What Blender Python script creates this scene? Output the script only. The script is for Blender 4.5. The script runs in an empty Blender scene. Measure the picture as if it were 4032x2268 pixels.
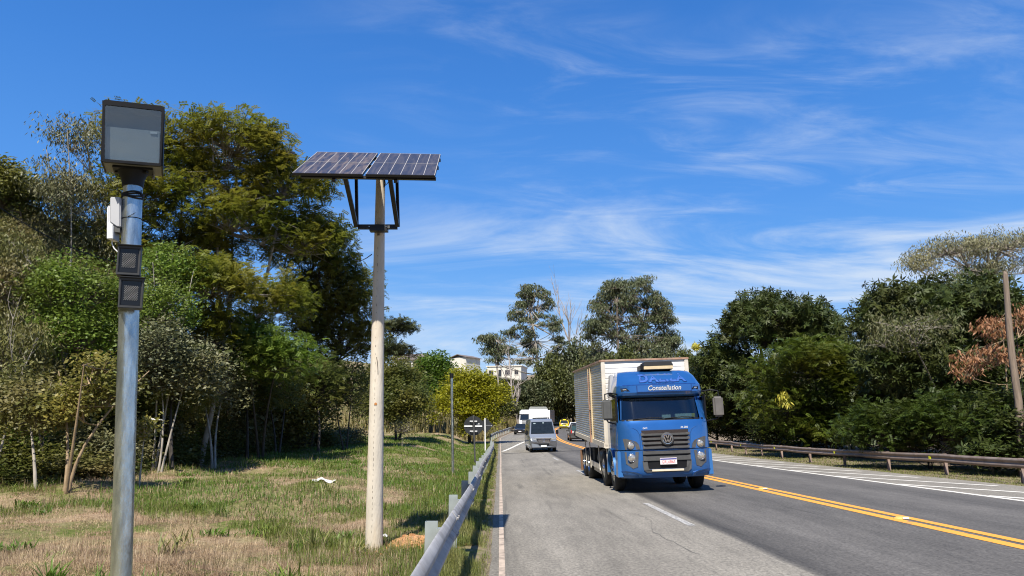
import bpy, bmesh, math, random
import numpy as np
from math import radians, sin, cos, pi
from mathutils import Vector, Matrix

SC = bpy.context.scene
COL = SC.collection

# ------------------------------------------------------------------ camera
PITCH, YAW, CAMZ, FPX = radians(11.1), radians(0.92), 1.6, 2912.0
cd = bpy.data.cameras.new('camera')
cd.lens, cd.sensor_width, cd.clip_start, cd.clip_end = 26.0, 36.0, 0.05, 4000
cam = bpy.data.objects.new('camera', cd)
COL.objects.link(cam)
cam.location = (0, 0, CAMZ)
cam.rotation_euler = (pi / 2 + PITCH, 0, -YAW)
SC.camera = cam

# ------------------------------------------------------------------ light, sky, exposure
SUN_EL, SUN_HEAD = radians(53), radians(15)          # light travels away from the camera and 15 deg to the right
sd = bpy.data.lights.new('sun', 'SUN')
sd.energy, sd.angle, sd.color = 5.0, radians(0.5), (1.0, 0.95, 0.86)
sun = bpy.data.objects.new('sun', sd)
COL.objects.link(sun)
ldir = Vector((sin(SUN_HEAD) * cos(SUN_EL), cos(SUN_HEAD) * cos(SUN_EL), -sin(SUN_EL)))
sun.rotation_euler = ldir.to_track_quat('-Z', 'Y').to_euler()
sun.location = (-20, -60, 80)

W = bpy.data.worlds.new('World')
SC.world = W
W.use_nodes = True
nt = W.node_tree
nt.nodes.clear()
def wn(t, **k):
    n = nt.nodes.new(t)
    for a, b in k.items(): setattr(n, a, b)
    return n
def wl(a, b): nt.links.new(a, b)
sky = wn('ShaderNodeTexSky', sky_type='NISHITA')
sky.sun_disc = False
sky.sun_elevation = SUN_EL
sky.sun_rotation = pi + SUN_HEAD
sky.altitude, sky.air_density, sky.dust_density, sky.ozone_density = 300, 1.0, 0.6, 2.5
hs = wn('ShaderNodeHueSaturation')
hs.inputs['Hue'].default_value = 0.50
hs.inputs['Saturation'].default_value = 1.2
hs.inputs['Value'].default_value = 0.8
wl(sky.outputs[0], hs.inputs['Color'])
tc = wn('ShaderNodeTexCoord')
sp = wn('ShaderNodeSeparateXYZ'); wl(tc.outputs['Generated'], sp.inputs[0])
zc_ = wn('ShaderNodeMath', operation='MAXIMUM'); wl(sp.outputs['Z'], zc_.inputs[0]); zc_.inputs[1].default_value = 0.0
za = wn('ShaderNodeMath', operation='ADD'); wl(zc_.outputs[0], za.inputs[0]); za.inputs[1].default_value = 0.12
dx_ = wn('ShaderNodeMath', operation='DIVIDE'); wl(sp.outputs['X'], dx_.inputs[0]); wl(za.outputs[0], dx_.inputs[1])
dy_ = wn('ShaderNodeMath', operation='DIVIDE'); wl(sp.outputs['Y'], dy_.inputs[0]); wl(za.outputs[0], dy_.inputs[1])
cb = wn('ShaderNodeCombineXYZ'); wl(dx_.outputs[0], cb.inputs[0]); wl(dy_.outputs[0], cb.inputs[1])
def cloud_layer(rot, sc, nscale, det, lo, hi, loc=(0, 0, 0), dist=0.6):
    mp = wn('ShaderNodeMapping'); wl(cb.outputs[0], mp.inputs['Vector'])
    mp.inputs['Rotation'].default_value = (0, 0, rot); mp.inputs['Scale'].default_value = sc; mp.inputs['Location'].default_value = loc
    n = wn('ShaderNodeTexNoise'); wl(mp.outputs[0], n.inputs['Vector'])
    n.inputs['Scale'].default_value = nscale; n.inputs['Detail'].default_value = det
    n.inputs['Roughness'].default_value = 0.62; n.inputs['Distortion'].default_value = dist
    r = wn('ShaderNodeMapRange', interpolation_type='SMOOTHSTEP'); wl(n.outputs[0], r.inputs[0])
    r.inputs[1].default_value = lo; r.inputs[2].default_value = hi
    return r.outputs[0]
def mul(a, b):
    m = wn('ShaderNodeMath', operation='MULTIPLY'); wl(a, m.inputs[0])
    if isinstance(b, float): m.inputs[1].default_value = b
    else: wl(b, m.inputs[1])
    return m.outputs[0]
fine = cloud_layer(radians(-28), (0.8, 2.2, 1), 2.6, 10, 0.40, 0.90, (3.1, 1.7, 0), 0.7)
mask = cloud_layer(radians(-10), (0.9, 1.0, 1), 1.1, 3, 0.40, 0.66, (2.3, 5.2, 0), 0.3)
wisp = mul(fine, mask)
lowband = cloud_layer(radians(10), (0.55, 1.2, 1), 1.3, 10, 0.40, 0.74, (1.2, 3.4, 0), 0.8)
def zramp(a, b, sock='Z'):
    r = wn('ShaderNodeMapRange', interpolation_type='SMOOTHSTEP'); wl(sp.outputs[sock], r.inputs[0])
    r.inputs[1].default_value = a; r.inputs[2].default_value = b; return r.outputs[0]
lb = mul(mul(lowband, zramp(0.36, 0.22)), 0.95)
ad = wn('ShaderNodeMath', operation='ADD'); wl(mul(wisp, 0.52), ad.inputs[0]); wl(lb, ad.inputs[1])
cl = mul(ad.outputs[0], zramp(-0.40, 0.16, 'X'))
hzn = mul(zramp(0.24, -0.02), 0.48)
ad2 = wn('ShaderNodeMath', operation='ADD'); wl(cl, ad2.inputs[0]); wl(hzn, ad2.inputs[1])
clp = wn('ShaderNodeMath', operation='MINIMUM'); wl(ad2.outputs[0], clp.inputs[0]); clp.inputs[1].default_value = 0.75
# clear-day gradient: deep blue overhead, paler low down, blended with the physical sky
gr = wn('ShaderNodeValToRGB'); wl(zc_.outputs[0], gr.inputs[0])
stops = [(0.0, (.40, .66, .93)), (0.06, (.28, .56, .94)), (0.16, (.165, .44, .93)), (0.30, (.095, .325, .85)), (0.44, (.058, .245, .73)), (0.56, (.040, .190, .62)), (1.0, (.028, .12, .42))]
while len(gr.color_ramp.elements) < len(stops): gr.color_ramp.elements.new(0.5)
for e_, (q_, c_) in zip(gr.color_ramp.elements, stops): e_.position = q_; e_.color = (*c_, 1)
gs = wn('ShaderNodeVectorMath', operation='SCALE'); wl(gr.outputs[0], gs.inputs[0]); gs.inputs['Scale'].default_value = 6.2
mg = wn('ShaderNodeMix', data_type='RGBA'); mg.inputs[0].default_value = 0.88; wl(hs.outputs[0], mg.inputs[6]); wl(gs.outputs[0], mg.inputs[7])
mx = wn('ShaderNodeMix', data_type='RGBA'); wl(clp.outputs[0], mx.inputs[0])
wl(mg.outputs[2], mx.inputs[6]); mx.inputs[7].default_value = (4.5, 5.05, 5.7, 1)
bg = wn('ShaderNodeBackground'); wl(mx.outputs[2], bg.inputs[0]); bg.inputs[1].default_value = 0.108
wo = wn('ShaderNodeOutputWorld'); wl(bg.outputs[0], wo.inputs[0])

SC.view_settings.view_transform = 'Standard'
SC.view_settings.look = 'None'
SC.view_settings.exposure = 0.62
SC.view_settings.gamma = 1.0
try:
    SC.cycles.max_bounces = 6; SC.cycles.diffuse_bounces = 3; SC.cycles.glossy_bounces = 3
    SC.cycles.transmission_bounces = 4; SC.cycles.transparent_max_bounces = 8
    SC.cycles.use_adaptive_sampling = True; SC.cycles.adaptive_threshold = 0.02
    SC.cycles.caustics_reflective = False; SC.cycles.caustics_refractive = False
    SC.cycles.sample_clamp_indirect = 6.0
    SC.cycles.use_denoising = True; SC.cycles.denoiser = 'OPENIMAGEDENOISE'; SC.cycles.denoising_input_passes = 'RGB_ALBEDO_NORMAL'; SC.cycles.denoising_prefilter = 'ACCURATE'; SC.cycles.filter_width = 1.1; SC.cycles.use_adaptive_sampling = False
except Exception: pass

# ------------------------------------------------------------------ photo measuring helpers (pixel at a chosen distance -> point in the world)
_F = np.array([sin(YAW) * cos(PITCH), cos(YAW) * cos(PITCH), sin(PITCH)])
_R = np.array([cos(YAW), -sin(YAW), 0.0])
_U = np.cross(_R, _F)
K = 4032 / 2576.0
def at(dx, dy, Y):
    r = _F + _R * (dx * K - 2016) / FPX + _U * (1134 - dy * K) / FPX
    return np.array([0, 0, CAMZ]) + r * (Y / r[1])

# ------------------------------------------------------------------ mesh helpers
class MB:
    def __init__(s): s.v = []; s.f = []; s.m = []; s.mi = 0
    def add(s, vs, fs):
        o = len(s.v); s.v += [tuple(map(float, p)) for p in vs]
        s.f += [tuple(i + o for i in f) for f in fs]; s.m += [s.mi] * len(fs)
    def box(s, c, d, rot=None, taper=1.0):
        x, y, z = d[0] / 2, d[1] / 2, d[2] / 2
        P = [Vector((a * x * (taper if e > 0 else 1), b * y * (taper if e > 0 else 1), e * z)) for e in (-1, 1) for b in (-1, 1) for a in (-1, 1)]
        if rot is not None: P = [rot @ p for p in P]
        s.add([p + Vector(c) for p in P], [(0, 2, 3, 1), (4, 5, 7, 6), (0, 1, 5, 4), (2, 6, 7, 3), (0, 4, 6, 2), (1, 3, 7, 5)])
    def bx(s, x0, x1, y0, y1, z0, z1): s.box(((x0 + x1) / 2, (y0 + y1) / 2, (z0 + z1) / 2), (x1 - x0, y1 - y0, z1 - z0))
    def tube(s, pts, rad, n=8, cap=True):
        pts = [Vector(p) for p in pts]
        if not hasattr(rad, '__len__'): rad = [rad] * len(pts)
        o = len(s.v); vs = []; fs = []
        up = None
        for i, p in enumerate(pts):
            t = (pts[min(i + 1, len(pts) - 1)] - pts[max(i - 1, 0)])
            if t.length < 1e-9: t = Vector((0, 0, 1))
            t.normalize()
            if up is None: up = t.orthogonal().normalized()
            else:
                up = (up - t * up.dot(t))
                up = up.normalized() if up.length > 1e-6 else t.orthogonal().normalized()
            w = t.cross(up)
            for k in range(n):
                a = 2 * pi * k / n
                vs.append(p + (up * cos(a) + w * sin(a)) * rad[i])
        for i in range(len(pts) - 1):
            for k in range(n):
                k2 = (k + 1) % n
                fs.append((i * n + k, i * n + k2, (i + 1) * n + k2, (i + 1) * n + k))
        if cap:
            fs.append(tuple(range(n))[::-1]); fs.append(tuple((len(pts) - 1) * n + k for k in range(n)))
        s.add(vs, fs)
    def bar(s, a, b, w, h=None):
        a, b = Vector(a), Vector(b); d = b - a
        q = d.to_track_quat('Y', 'Z').to_matrix()
        s.box((a + b) / 2, (w, d.length, h or w), q)
    def lathe(s, prof, c=(0, 0, 0), axis='Z', n=20, cap=True):
        vs = []; fs = []
        for r, z in prof:
            for k in range(n):
                a = 2 * pi * k / n
                p = {'Z': (r * cos(a), r * sin(a), z), 'X': (z, r * cos(a), r * sin(a)), 'Y': (r * cos(a), z, r * sin(a))}[axis]
                vs.append((p[0] + c[0], p[1] + c[1], p[2] + c[2]))
        m = len(prof)
        for i in range(m - 1):
            for k in range(n):
                k2 = (k + 1) % n
                fs.append((i * n + k, i * n + k2, (i + 1) * n + k2, (i + 1) * n + k))
        if cap:
            fs.append(tuple(range(n))[::-1]); fs.append(tuple((m - 1) * n + k for k in range(n)))
        s.add(vs, fs)
    def rings(s, R, closed=True, cap=True):
        n = len(R[0]); vs = [p for r in R for p in r]; fs = []
        for i in range(len(R) - 1):
            for k in range(n if closed else n - 1):
                k2 = (k + 1) % n
                fs.append((i * n + k, i * n + k2, (i + 1) * n + k2, (i + 1) * n + k))
        if cap: fs.append(tuple(range(n))[::-1]); fs.append(tuple((len(R) - 1) * n + k for k in range(n)))
        s.add(vs, fs)
    def prism(s, poly, d, fn=None):
        """outline poly of (x, z); front face at y = fn(x, z), extruded by d along +y"""
        fn = fn or (lambda x, z: 0.0)
        n = len(poly)
        vs = [(x, fn(x, z), z) for x, z in poly] + [(x, fn(x, z) + d, z) for x, z in poly]
        fs = [tuple(range(n)), tuple(range(2 * n - 1, n - 1, -1))] + [(i, n + i, n + (i + 1) % n, (i + 1) % n) for i in range(n)]
        s.add(vs, fs)
    def build(s, name, mat, parent=None, smooth=None, bevel=0.0, seg=2, loc=None, fix=True):
        me = bpy.data.meshes.new(name)
        me.from_pydata(s.v, [], s.f)
        for m in (mat if isinstance(mat, (list, tuple)) else [mat]): me.materials.append(m)
        if len(me.materials) > 1: me.polygons.foreach_set('material_index', s.m)
        if fix or bevel:
            bm = bmesh.new(); bm.from_mesh(me)
            if bevel:
                bmesh.ops.remove_doubles(bm, verts=bm.verts, dist=1e-5)
            if fix: bmesh.ops.recalc_face_normals(bm, faces=bm.faces)
            if bevel:
                es = [e for e in bm.edges if len(e.link_faces) == 2 and e.calc_face_angle(0) > radians(25)]
                bmesh.ops.bevel(bm, geom=es, offset=bevel, segments=seg, affect='EDGES', clamp_overlap=True)
            bm.to_mesh(me); bm.free()
        if smooth is not None:
            me.shade_smooth()
            me.set_sharp_from_angle(angle=radians(smooth))
        o = bpy.data.objects.new(name, me); COL.objects.link(o)
        if parent: o.parent = parent
        if loc is not None: o.location = loc
        return o

def fast_mesh(name, V, F, mat, parent=None, smooth=False):
    me = bpy.data.meshes.new(name)
    V = np.asarray(V, np.float32); F = np.asarray(F, np.int32); k = F.shape[1]
    me.vertices.add(len(V)); me.vertices.foreach_set('co', V.ravel())
    me.loops.add(F.size); me.loops.foreach_set('vertex_index', F.ravel())
    me.polygons.add(len(F)); me.polygons.foreach_set('loop_start', np.arange(0, F.size, k, dtype=np.int32))
    try: me.polygons.foreach_set('loop_total', np.full(len(F), k, np.int32))
    except Exception: pass
    me.update(calc_edges=True)
    if smooth: me.shade_smooth()
    for m in (mat if isinstance(mat, (list, tuple)) else [mat]): me.materials.append(m)
    o = bpy.data.objects.new(name, me); COL.objects.link(o)
    if parent: o.parent = parent
    return o

def thing(name, label, cat, loc=(0, 0, 0), rot=(0, 0, 0), group=None):
    o = bpy.data.objects.new(name, None); COL.objects.link(o)
    o.location = loc; o.rotation_euler = rot; o.empty_display_size = 0.2
    o['label'] = label; o['category'] = cat
    if group: o['group'] = group
    return o
def tag(o, label, cat, group=None):
    o['label'] = label; o['category'] = cat
    if group: o['group'] = group
    return o
def kind(o, k, label=None, cat=None):
    o['kind'] = k
    if label: o['label'] = label
    if cat: o['category'] = cat
    return o
def copy_tree(o, parent=None):
    c = o.copy(); COL.objects.link(c)
    if parent: c.parent = parent
    for ch in list(o.children): copy_tree(ch, c)
    return c
def text_mesh(name, s, size, mat, parent, place, extrude=0.004, shear=0.0, offset=0.0, align='CENTER', sx=1.0, spacing=1.0, bold=0.0):
    cu = bpy.data.curves.new(name, 'FONT'); cu.body = s; cu.size = size; cu.extrude = extrude
    cu.align_x = align; cu.align_y = 'CENTER'; cu.shear = shear; cu.offset = offset; cu.space_character = spacing; cu.resolution_u = 3
    t = bpy.data.objects.new(name, cu); COL.objects.link(t)
    dg = bpy.context.evaluated_depsgraph_get()
    me = bpy.data.meshes.new_from_object(t.evaluated_get(dg))
    bpy.data.objects.remove(t); bpy.data.curves.remove(cu)
    for v in me.vertices: v.co = place(v.co.x * sx, v.co.y, v.co.z)
    me.materials.clear(); me.materials.append(mat)
    o = bpy.data.objects.new(name, me); COL.objects.link(o)
    if parent: o.parent = parent
    return o

# ------------------------------------------------------------------ numpy noise
def vnoise(x, y, seed=0):
    xi = np.floor(x).astype(np.int64); yi = np.floor(y).astype(np.int64); fx = x - xi; fy = y - yi
    fx = fx * fx * (3 - 2 * fx); fy = fy * fy * (3 - 2 * fy)
    def h(a, b):
        n = (a * 374761393 + b * 668265263 + seed * 974634777) & 0x7fffffff
        n = ((n ^ (n >> 13)) * 1274126177) & 0x7fffffff
        return ((n ^ (n >> 16)) & 0xffff) / 65535.0
    return (h(xi, yi) * (1 - fx) + h(xi + 1, yi) * fx) * (1 - fy) + (h(xi, yi + 1) * (1 - fx) + h(xi + 1, yi + 1) * fx) * fy
def fbm(x, y, seed=0, o=3):
    r = 0; a = 0.5; t = 0
    for i in range(o):
        r = r + a * vnoise(x, y, seed + i * 17); t += a; a *= 0.5; x = x * 2.03; y = y * 2.03
    return r / t
def sstep(a, b, x):
    t = np.clip((x - a) / (b - a), 0, 1); return t * t * (3 - 2 * t)

# ------------------------------------------------------------------ materials
def M(name, col, rough=0.6, metal=0.0, var=0.12, scale=6.0, bump=0.0, coat=0.0, spec=0.5, dirt=None, stretch=(1, 1, 1), bscale=None):
    m = bpy.data.materials.new(name); m.use_nodes = True
    t = m.node_tree; p = t.nodes['Principled BSDF']
    p.inputs['Roughness'].default_value = rough; p.inputs['Metallic'].default_value = metal
    p.inputs['Coat Weight'].default_value = coat; p.inputs['Coat Roughness'].default_value = 0.06
    p.inputs['Specular IOR Level'].default_value = spec
    c = np.array(col)
    tc = t.nodes.new('ShaderNodeTexCoord')
    mp = t.nodes.new('ShaderNodeMapping'); mp.inputs['Scale'].default_value = stretch
    t.links.new(tc.outputs['Object'], mp.inputs['Vector'])
    n = t.nodes.new('ShaderNodeTexNoise'); n.inputs['Scale'].default_value = scale; n.inputs['Detail'].default_value = 6
    t.links.new(mp.outputs[0], n.inputs['Vector'])
    r = t.nodes.new('ShaderNodeValToRGB')
    r.color_ramp.elements[0].position = 0.3; r.color_ramp.elements[1].position = 0.7
    r.color_ramp.elements[0].color = (*np.clip(c * (1 - var), 0, 1), 1); r.color_ramp.elements[1].color = (*np.clip(c * (1 + var), 0, 1), 1)
    t.links.new(n.outputs[0], r.inputs[0])
    out = r.outputs[0]
    if dirt is not None:
        n2 = t.nodes.new('ShaderNodeTexNoise'); n2.inputs['Scale'].default_value = scale * 0.35; n2.inputs['Detail'].default_value = 9; n2.inputs['Roughness'].default_value = 0.7
        t.links.new(mp.outputs[0], n2.inputs['Vector'])
        mr = t.nodes.new('ShaderNodeMapRange'); mr.inputs[1].default_value = 0.5; mr.inputs[2].default_value = 0.72
        t.links.new(n2.outputs[0], mr.inputs[0])
        mxn = t.nodes.new('ShaderNodeMix'); mxn.data_type = 'RGBA'
        t.links.new(mr.outputs[0], mxn.inputs[0]); t.links.new(out, mxn.inputs[6]); mxn.inputs[7].default_value = (*dirt, 1)
        out = mxn.outputs[2]
    t.links.new(out, p.inputs['Base Color'])
    if bump:
        nb = t.nodes.new('ShaderNodeTexNoise'); nb.inputs['Scale'].default_value = bscale or scale * 5; nb.inputs['Detail'].default_value = 5
        t.links.new(mp.outputs[0], nb.inputs['Vector'])
        b = t.nodes.new('ShaderNodeBump'); b.inputs['Strength'].default_value = bump; b.inputs['Distance'].default_value = 0.02
        t.links.new(nb.outputs[0], b.inputs['Height']); t.links.new(b.outputs[0], p.inputs['Normal'])
    return m

def leafM(name, c1, c2, c3=None, trans=0.5, rough=0.5, nscale=0.35, spec=0.4):
    m = bpy.data.materials.new(name); m.use_nodes = True
    t = m.node_tree; p = t.nodes['Principled BSDF']; out = t.nodes['Material Output']
    g = t.nodes.new('ShaderNodeNewGeometry')
    r = t.nodes.new('ShaderNodeValToRGB')
    e = r.color_ramp.elements; e[0].color = (*c1, 1); e[1].color = (*c2, 1)
    t.links.new(g.outputs['Random Per Island'], r.inputs[0])
    col = r.outputs[0]
    if c3 is not None:
        tc = t.nodes.new('ShaderNodeTexCoord'); n = t.nodes.new('ShaderNodeTexNoise'); n.inputs['Scale'].default_value = nscale; n.inputs['Detail'].default_value = 3
        t.links.new(tc.outputs['Object'], n.inputs['Vector'])
        mr = t.nodes.new('ShaderNodeMapRange'); mr.inputs[1].default_value = 0.42; mr.inputs[2].default_value = 0.62
        t.links.new(n.outputs[0], mr.inputs[0])
        mxn = t.nodes.new('ShaderNodeMix'); mxn.data_type = 'RGBA'
        t.links.new(mr.outputs[0], mxn.inputs[0]); t.links.new(col, mxn.inputs[6]); mxn.inputs[7].default_value = (*c3, 1)
        col = mxn.outputs[2]
    t.links.new(col, p.inputs['Base Color'])
    p.inputs['Roughness'].default_value = rough; p.inputs['Specular IOR Level'].default_value = spec
    tr = t.nodes.new('ShaderNodeBsdfTranslucent'); t.links.new(col, tr.inputs[0])
    ms = t.nodes.new('ShaderNodeMixShader'); ms.inputs[0].default_value = trans
    t.links.new(p.outputs[0], ms.inputs[1]); t.links.new(tr.outputs[0], ms.inputs[2]); t.links.new(ms.outputs[0], out.inputs[0])
    return m

def glassM(name, tint=(0.25, 0.32, 0.34), ior=1.45, trans=0.8, rough=0.02):
    m = bpy.data.materials.new(name); m.use_nodes = True
    t = m.node_tree; t.nodes.remove(t.nodes['Principled BSDF']); out = t.nodes['Material Output']
    gl = t.nodes.new('ShaderNodeBsdfGlossy'); gl.inputs['Roughness'].default_value = rough
    tb = t.nodes.new('ShaderNodeBsdfTransparent'); tb.inputs[0].default_value = (*tint, 1)
    lw = t.nodes.new('ShaderNodeLayerWeight'); lw.inputs[0].default_value = 0.5
    pw_ = t.nodes.new('ShaderNodeMath'); pw_.operation = 'POWER'; t.links.new(lw.outputs['Facing'], pw_.inputs[0]); pw_.inputs[1].default_value = 4.0
    r0 = ((ior - 1) / (ior + 1))**2
    fr = t.nodes.new('ShaderNodeMapRange'); t.links.new(pw_.outputs[0], fr.inputs[0]); fr.inputs[3].default_value = r0; fr.inputs[4].default_value = 0.9
    ms = t.nodes.new('ShaderNodeMixShader'); t.links.new(fr.outputs[0], ms.inputs[0])
    t.links.new(tb.outputs[0], ms.inputs[1]); t.links.new(gl.outputs[0], ms.inputs[2]); t.links.new(ms.outputs[0], out.inputs[0])
    return m

m_galv = M('galvanised', (0.50, 0.53, 0.51), 0.26, 0.9, 0.40, 22, 0.12, stretch=(1, 1, 0.22), dirt=(0.30, 0.35, 0.36))
m_rail = M('rail_steel', (0.34, 0.33, 0.32), 0.6, 0.08, 0.22, 5, 0.05, dirt=(0.17, 0.145, 0.12), spec=.35)
m_railpost = M('rail_post_steel', (0.33, 0.36, 0.35), 0.5, 0.3, 0.15, 6)
m_rustrail = M('weathered_rail', (0.22, 0.165, 0.13), 0.6, 0.25, 0.25, 3, 0.1, dirt=(0.30, 0.25, 0.21))
m_rustpost = M('weathered_post', (0.30, 0.22, 0.18), 0.7, 0.1, 0.2, 4)
m_yellowrefl = M('yellow_reflector', (0.75, 0.75, 0.02), 0.4, var=0.05)
m_black = M('black_plastic', (0.007, 0.007, 0.008), 0.5, var=0.2, spec=0.25)
m_blackmetal = M('black_metal', (0.012, 0.012, 0.014), 0.4, 0.2, 0.2)
m_greymetal = M('grey_painted_metal', (0.085, 0.085, 0.08), 0.5, 0.1, 0.12)
m_taupe = M('taupe_housing', (0.20, 0.195, 0.175), 0.55, var=0.06)
m_white = M('white_paint', (0.78, 0.78, 0.76), 0.4, var=0.05, scale=2)
m_whiteplastic = M('white_plastic', (0.70, 0.70, 0.70), 0.4, var=0.04)
m_greyplastic = M('grey_plastic', (0.42, 0.42, 0.43), 0.45, var=0.05)
m_concrete = M('pole_concrete', (0.56, 0.50, 0.41), 0.85, var=0.14, scale=7, bump=0.35, dirt=(0.50, 0.40, 0.28), stretch=(1, 1, 0.3))
m_tyre = M('tyre_rubber', (0.018, 0.018, 0.018), 0.85, var=0.2)
m_chrome = M('chrome', (0.75, 0.76, 0.78), 0.12, 1.0, 0.05)
m_alu = M('aluminium', (0.62, 0.62, 0.60), 0.3, 0.9, 0.12, 5)
m_darkglass = M('dark_glass', (0.012, 0.016, 0.02), 0.06, var=0.2, spec=0.8)
m_tintglass = M('tinted_screen', (0.012, 0.018, 0.026), 0.12, var=0.2, spec=0.22)
m_lens = M('lamp_lens', (0.50, 0.47, 0.42), 0.12, 0.6, 0.35, 25)
m_red = M('red_lens', (0.45, 0.02, 0.015), 0.25, var=0.1)
m_trunk = M('bark', (0.16, 0.125, 0.095), 0.9, var=0.35, scale=5, bump=0.5, stretch=(1, 1, 0.3))
m_palebark = M('pale_bark', (0.33, 0.29, 0.24), 0.85, var=0.35, scale=4, bump=0.3, dirt=(0.14, 0.11, 0.09), stretch=(1, 1, 0.5))
m_tanbark = M('tan_bark', (0.27, 0.19, 0.11), 0.8, var=0.25, scale=6, bump=0.3)
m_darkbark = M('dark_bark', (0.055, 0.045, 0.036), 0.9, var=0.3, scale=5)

# ------------------------------------------------------------------ road alignment and terrain height
_cp = [(6.7, -30), (6.7, 0), (6.7, 30), (6.7, 58), (6.35, 76), (6.7, 90), (7.25, 100), (8.2, 112), (10.4, 139), (14.2, 163), (20.5, 185), (29, 201), (41, 214), (57, 222), (80, 226), (130, 228), (220, 228)]
def _cr(P, n=24):
    out = []
    P = [np.array(p, float) for p in P]
    for i in range(len(P) - 1):
        a, b, c, d = P[max(i - 1, 0)], P[i], P[i + 1], P[min(i + 2, len(P) - 1)]
        L = np.linalg.norm(c - b); k = max(4, int(L / 1.0))
        for j in range(k):
            t = j / k
            m0 = (c - a) * 0.5; m1 = (d - b) * 0.5
            la = np.linalg.norm(c - a) or 1; lb = np.linalg.norm(d - b) or 1
            m0 = (c - a) / la * L; m1 = (d - b) / lb * L
            out.append((2 * t**3 - 3 * t**2 + 1) * b + (t**3 - 2 * t**2 + t) * m0 + (-2 * t**3 + 3 * t**2) * c + (t**3 - t**2) * m1)
    out.append(P[-1]); return np.array(out)
CL = _cr(_cp)
_sg = np.r_[0, np.cumsum(np.linalg.norm(np.diff(CL, axis=0), axis=1))]
S0 = float(np.interp(0, CL[:40, 1], _sg[:40]))
_sg = _sg - S0                                       # s = 0 abreast of the camera
ST = np.arange(math.ceil(_sg[0]), math.floor(_sg[-1]), 1.0)
CP = np.stack([np.interp(ST, _sg, CL[:, 0]), np.interp(ST, _sg, CL[:, 1])], 1)
_t = np.gradient(CP, axis=0); _t /= np.linalg.norm(_t, axis=1)[:, None]
CN = np.stack([_t[:, 1], -_t[:, 0]], 1)              # to the right of the travel direction
def zlong(s):
    s = np.asarray(s, float); return 0.026 * 8 * np.log1p(np.exp(np.clip((s - 54) / 8, -30, 30)))
def cross_(d):
    d = np.asarray(d, float)
    return np.where(d < -6.7, 0.03 * np.maximum(d + 6.7, -1.0), np.where(d < 0, 0.03 * (d + 6.7), 0.201 - 0.012 * d))
def rp(d, s, lift=0.0):
    """point on the road: d metres right of the centre line, s metres along"""
    x = np.interp(s, ST, CP[:, 0]) + d * np.interp(s, ST, CN[:, 0])
    y = np.interp(s, ST, CP[:, 1]) + d * np.interp(s, ST, CN[:, 1])
    return np.array([x, y, float(zlong(s) + cross_(d)) + lift])
def road_dir(s):
    i = int(np.clip(s - ST[0], 0, len(ST) - 1)); return math.atan2(-_t[i, 0], _t[i, 1])
_RE = [(-30, 8.3), (50, 8.3), (75, 7.0), (100, 5.0), (400, 4.8)]
def redge(s): return np.interp(s, [a for a, b in _RE], [b for a, b in _RE])
def ledge(s): return np.interp(s, [0, 58, 76, 92, 400], [-6.72, -6.72, -6.3, -6.72, -6.72])
def nearest(x, y):
    x = np.asarray(x, float).ravel(); y = np.asarray(y, float).ravel()
    ii = np.empty(len(x), int)
    for a in range(0, len(x), 4000):
        d2 = (x[a:a + 4000, None] - CP[None, :, 0])**2 + (y[a:a + 4000, None] - CP[None, :, 1])**2
        ii[a:a + 4000] = d2.argmin(1)
    d = (x - CP[ii, 0]) * CN[ii, 0] + (y - CP[ii, 1]) * CN[ii, 1]
    ex = (x - CP[ii, 0]) * _t[ii, 0] + (y - CP[ii, 1]) * _t[ii, 1]
    s = ST[ii] + np.clip(ex, -1, 1)
    return d, s
_TLy = [-40, 10, 20, 26, 35, 50, 62, 75, 90, 120]
_TLx = [-13.5, -14, -14.8, -15.5, -18, -19, -22, -34, -50, -90]
def hterr(x, y):
    x = np.asarray(x, float); sh = x.shape; x = x.ravel(); y = np.asarray(y, float).ravel()
    d, s = nearest(x, y)
    base = zlong(s) + cross_(np.clip(d, -7.2, 9.5))
    inside = (d > ledge(s) + 0.0) & (d < redge(s) + 0.2)
    e = -(d + 6.9)
    bump = (fbm(x * 0.45, y * 0.45, 3) - 0.5) * 0.50 + (fbm(x * 1.6, y * 1.6, 9) - 0.5) * 0.22
    gentle = np.clip(0.021 * (y - 14), 0, 1.5)
    L = np.maximum(base - 0.03, gentle * sstep(0.8, 6, e)) + bump * sstep(0.3, 4.0, e)
    xh = np.interp(y, _TLy, _TLx)
    t = np.maximum(0, xh - x)
    hill = 19 * np.tanh(1.8 * t / 19) * sstep(0, 3.0, t) * (1 + 0.25 * (fbm(x * 0.12, y * 0.12, 21) - 0.5))
    back = sstep(80, 140, s) * (2.6 * sstep(1.0, 7.0, e) + np.clip(0.24 * (e - 3), 0, 14.5)) + sstep(0, 40, e) * sstep(60, 150, s) * 1.5
    L = L + np.maximum(hill * (1 - sstep(70, 110, y)), back)
    e2 = d - redge(s)
    Rr = base - 0.05 + (fbm(x * 0.5, y * 0.5, 5) - 0.5) * 0.16 * sstep(0.2, 1.5, e2) + 0.25 * sstep(3, 14, e2) + 6 * sstep(60, 220, e2)
    z = np.where(e > -0.4, L, Rr)
    z = np.where(inside, base - 0.10, z)
    z = z + 37 * np.exp(-((x - 100)**2 + (y + 278)**2) / (2 * 26.0**2))
    return z.reshape(sh)
def hz(x, y): return float(hterr(np.array([x]), np.array([y]))[0])

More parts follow.
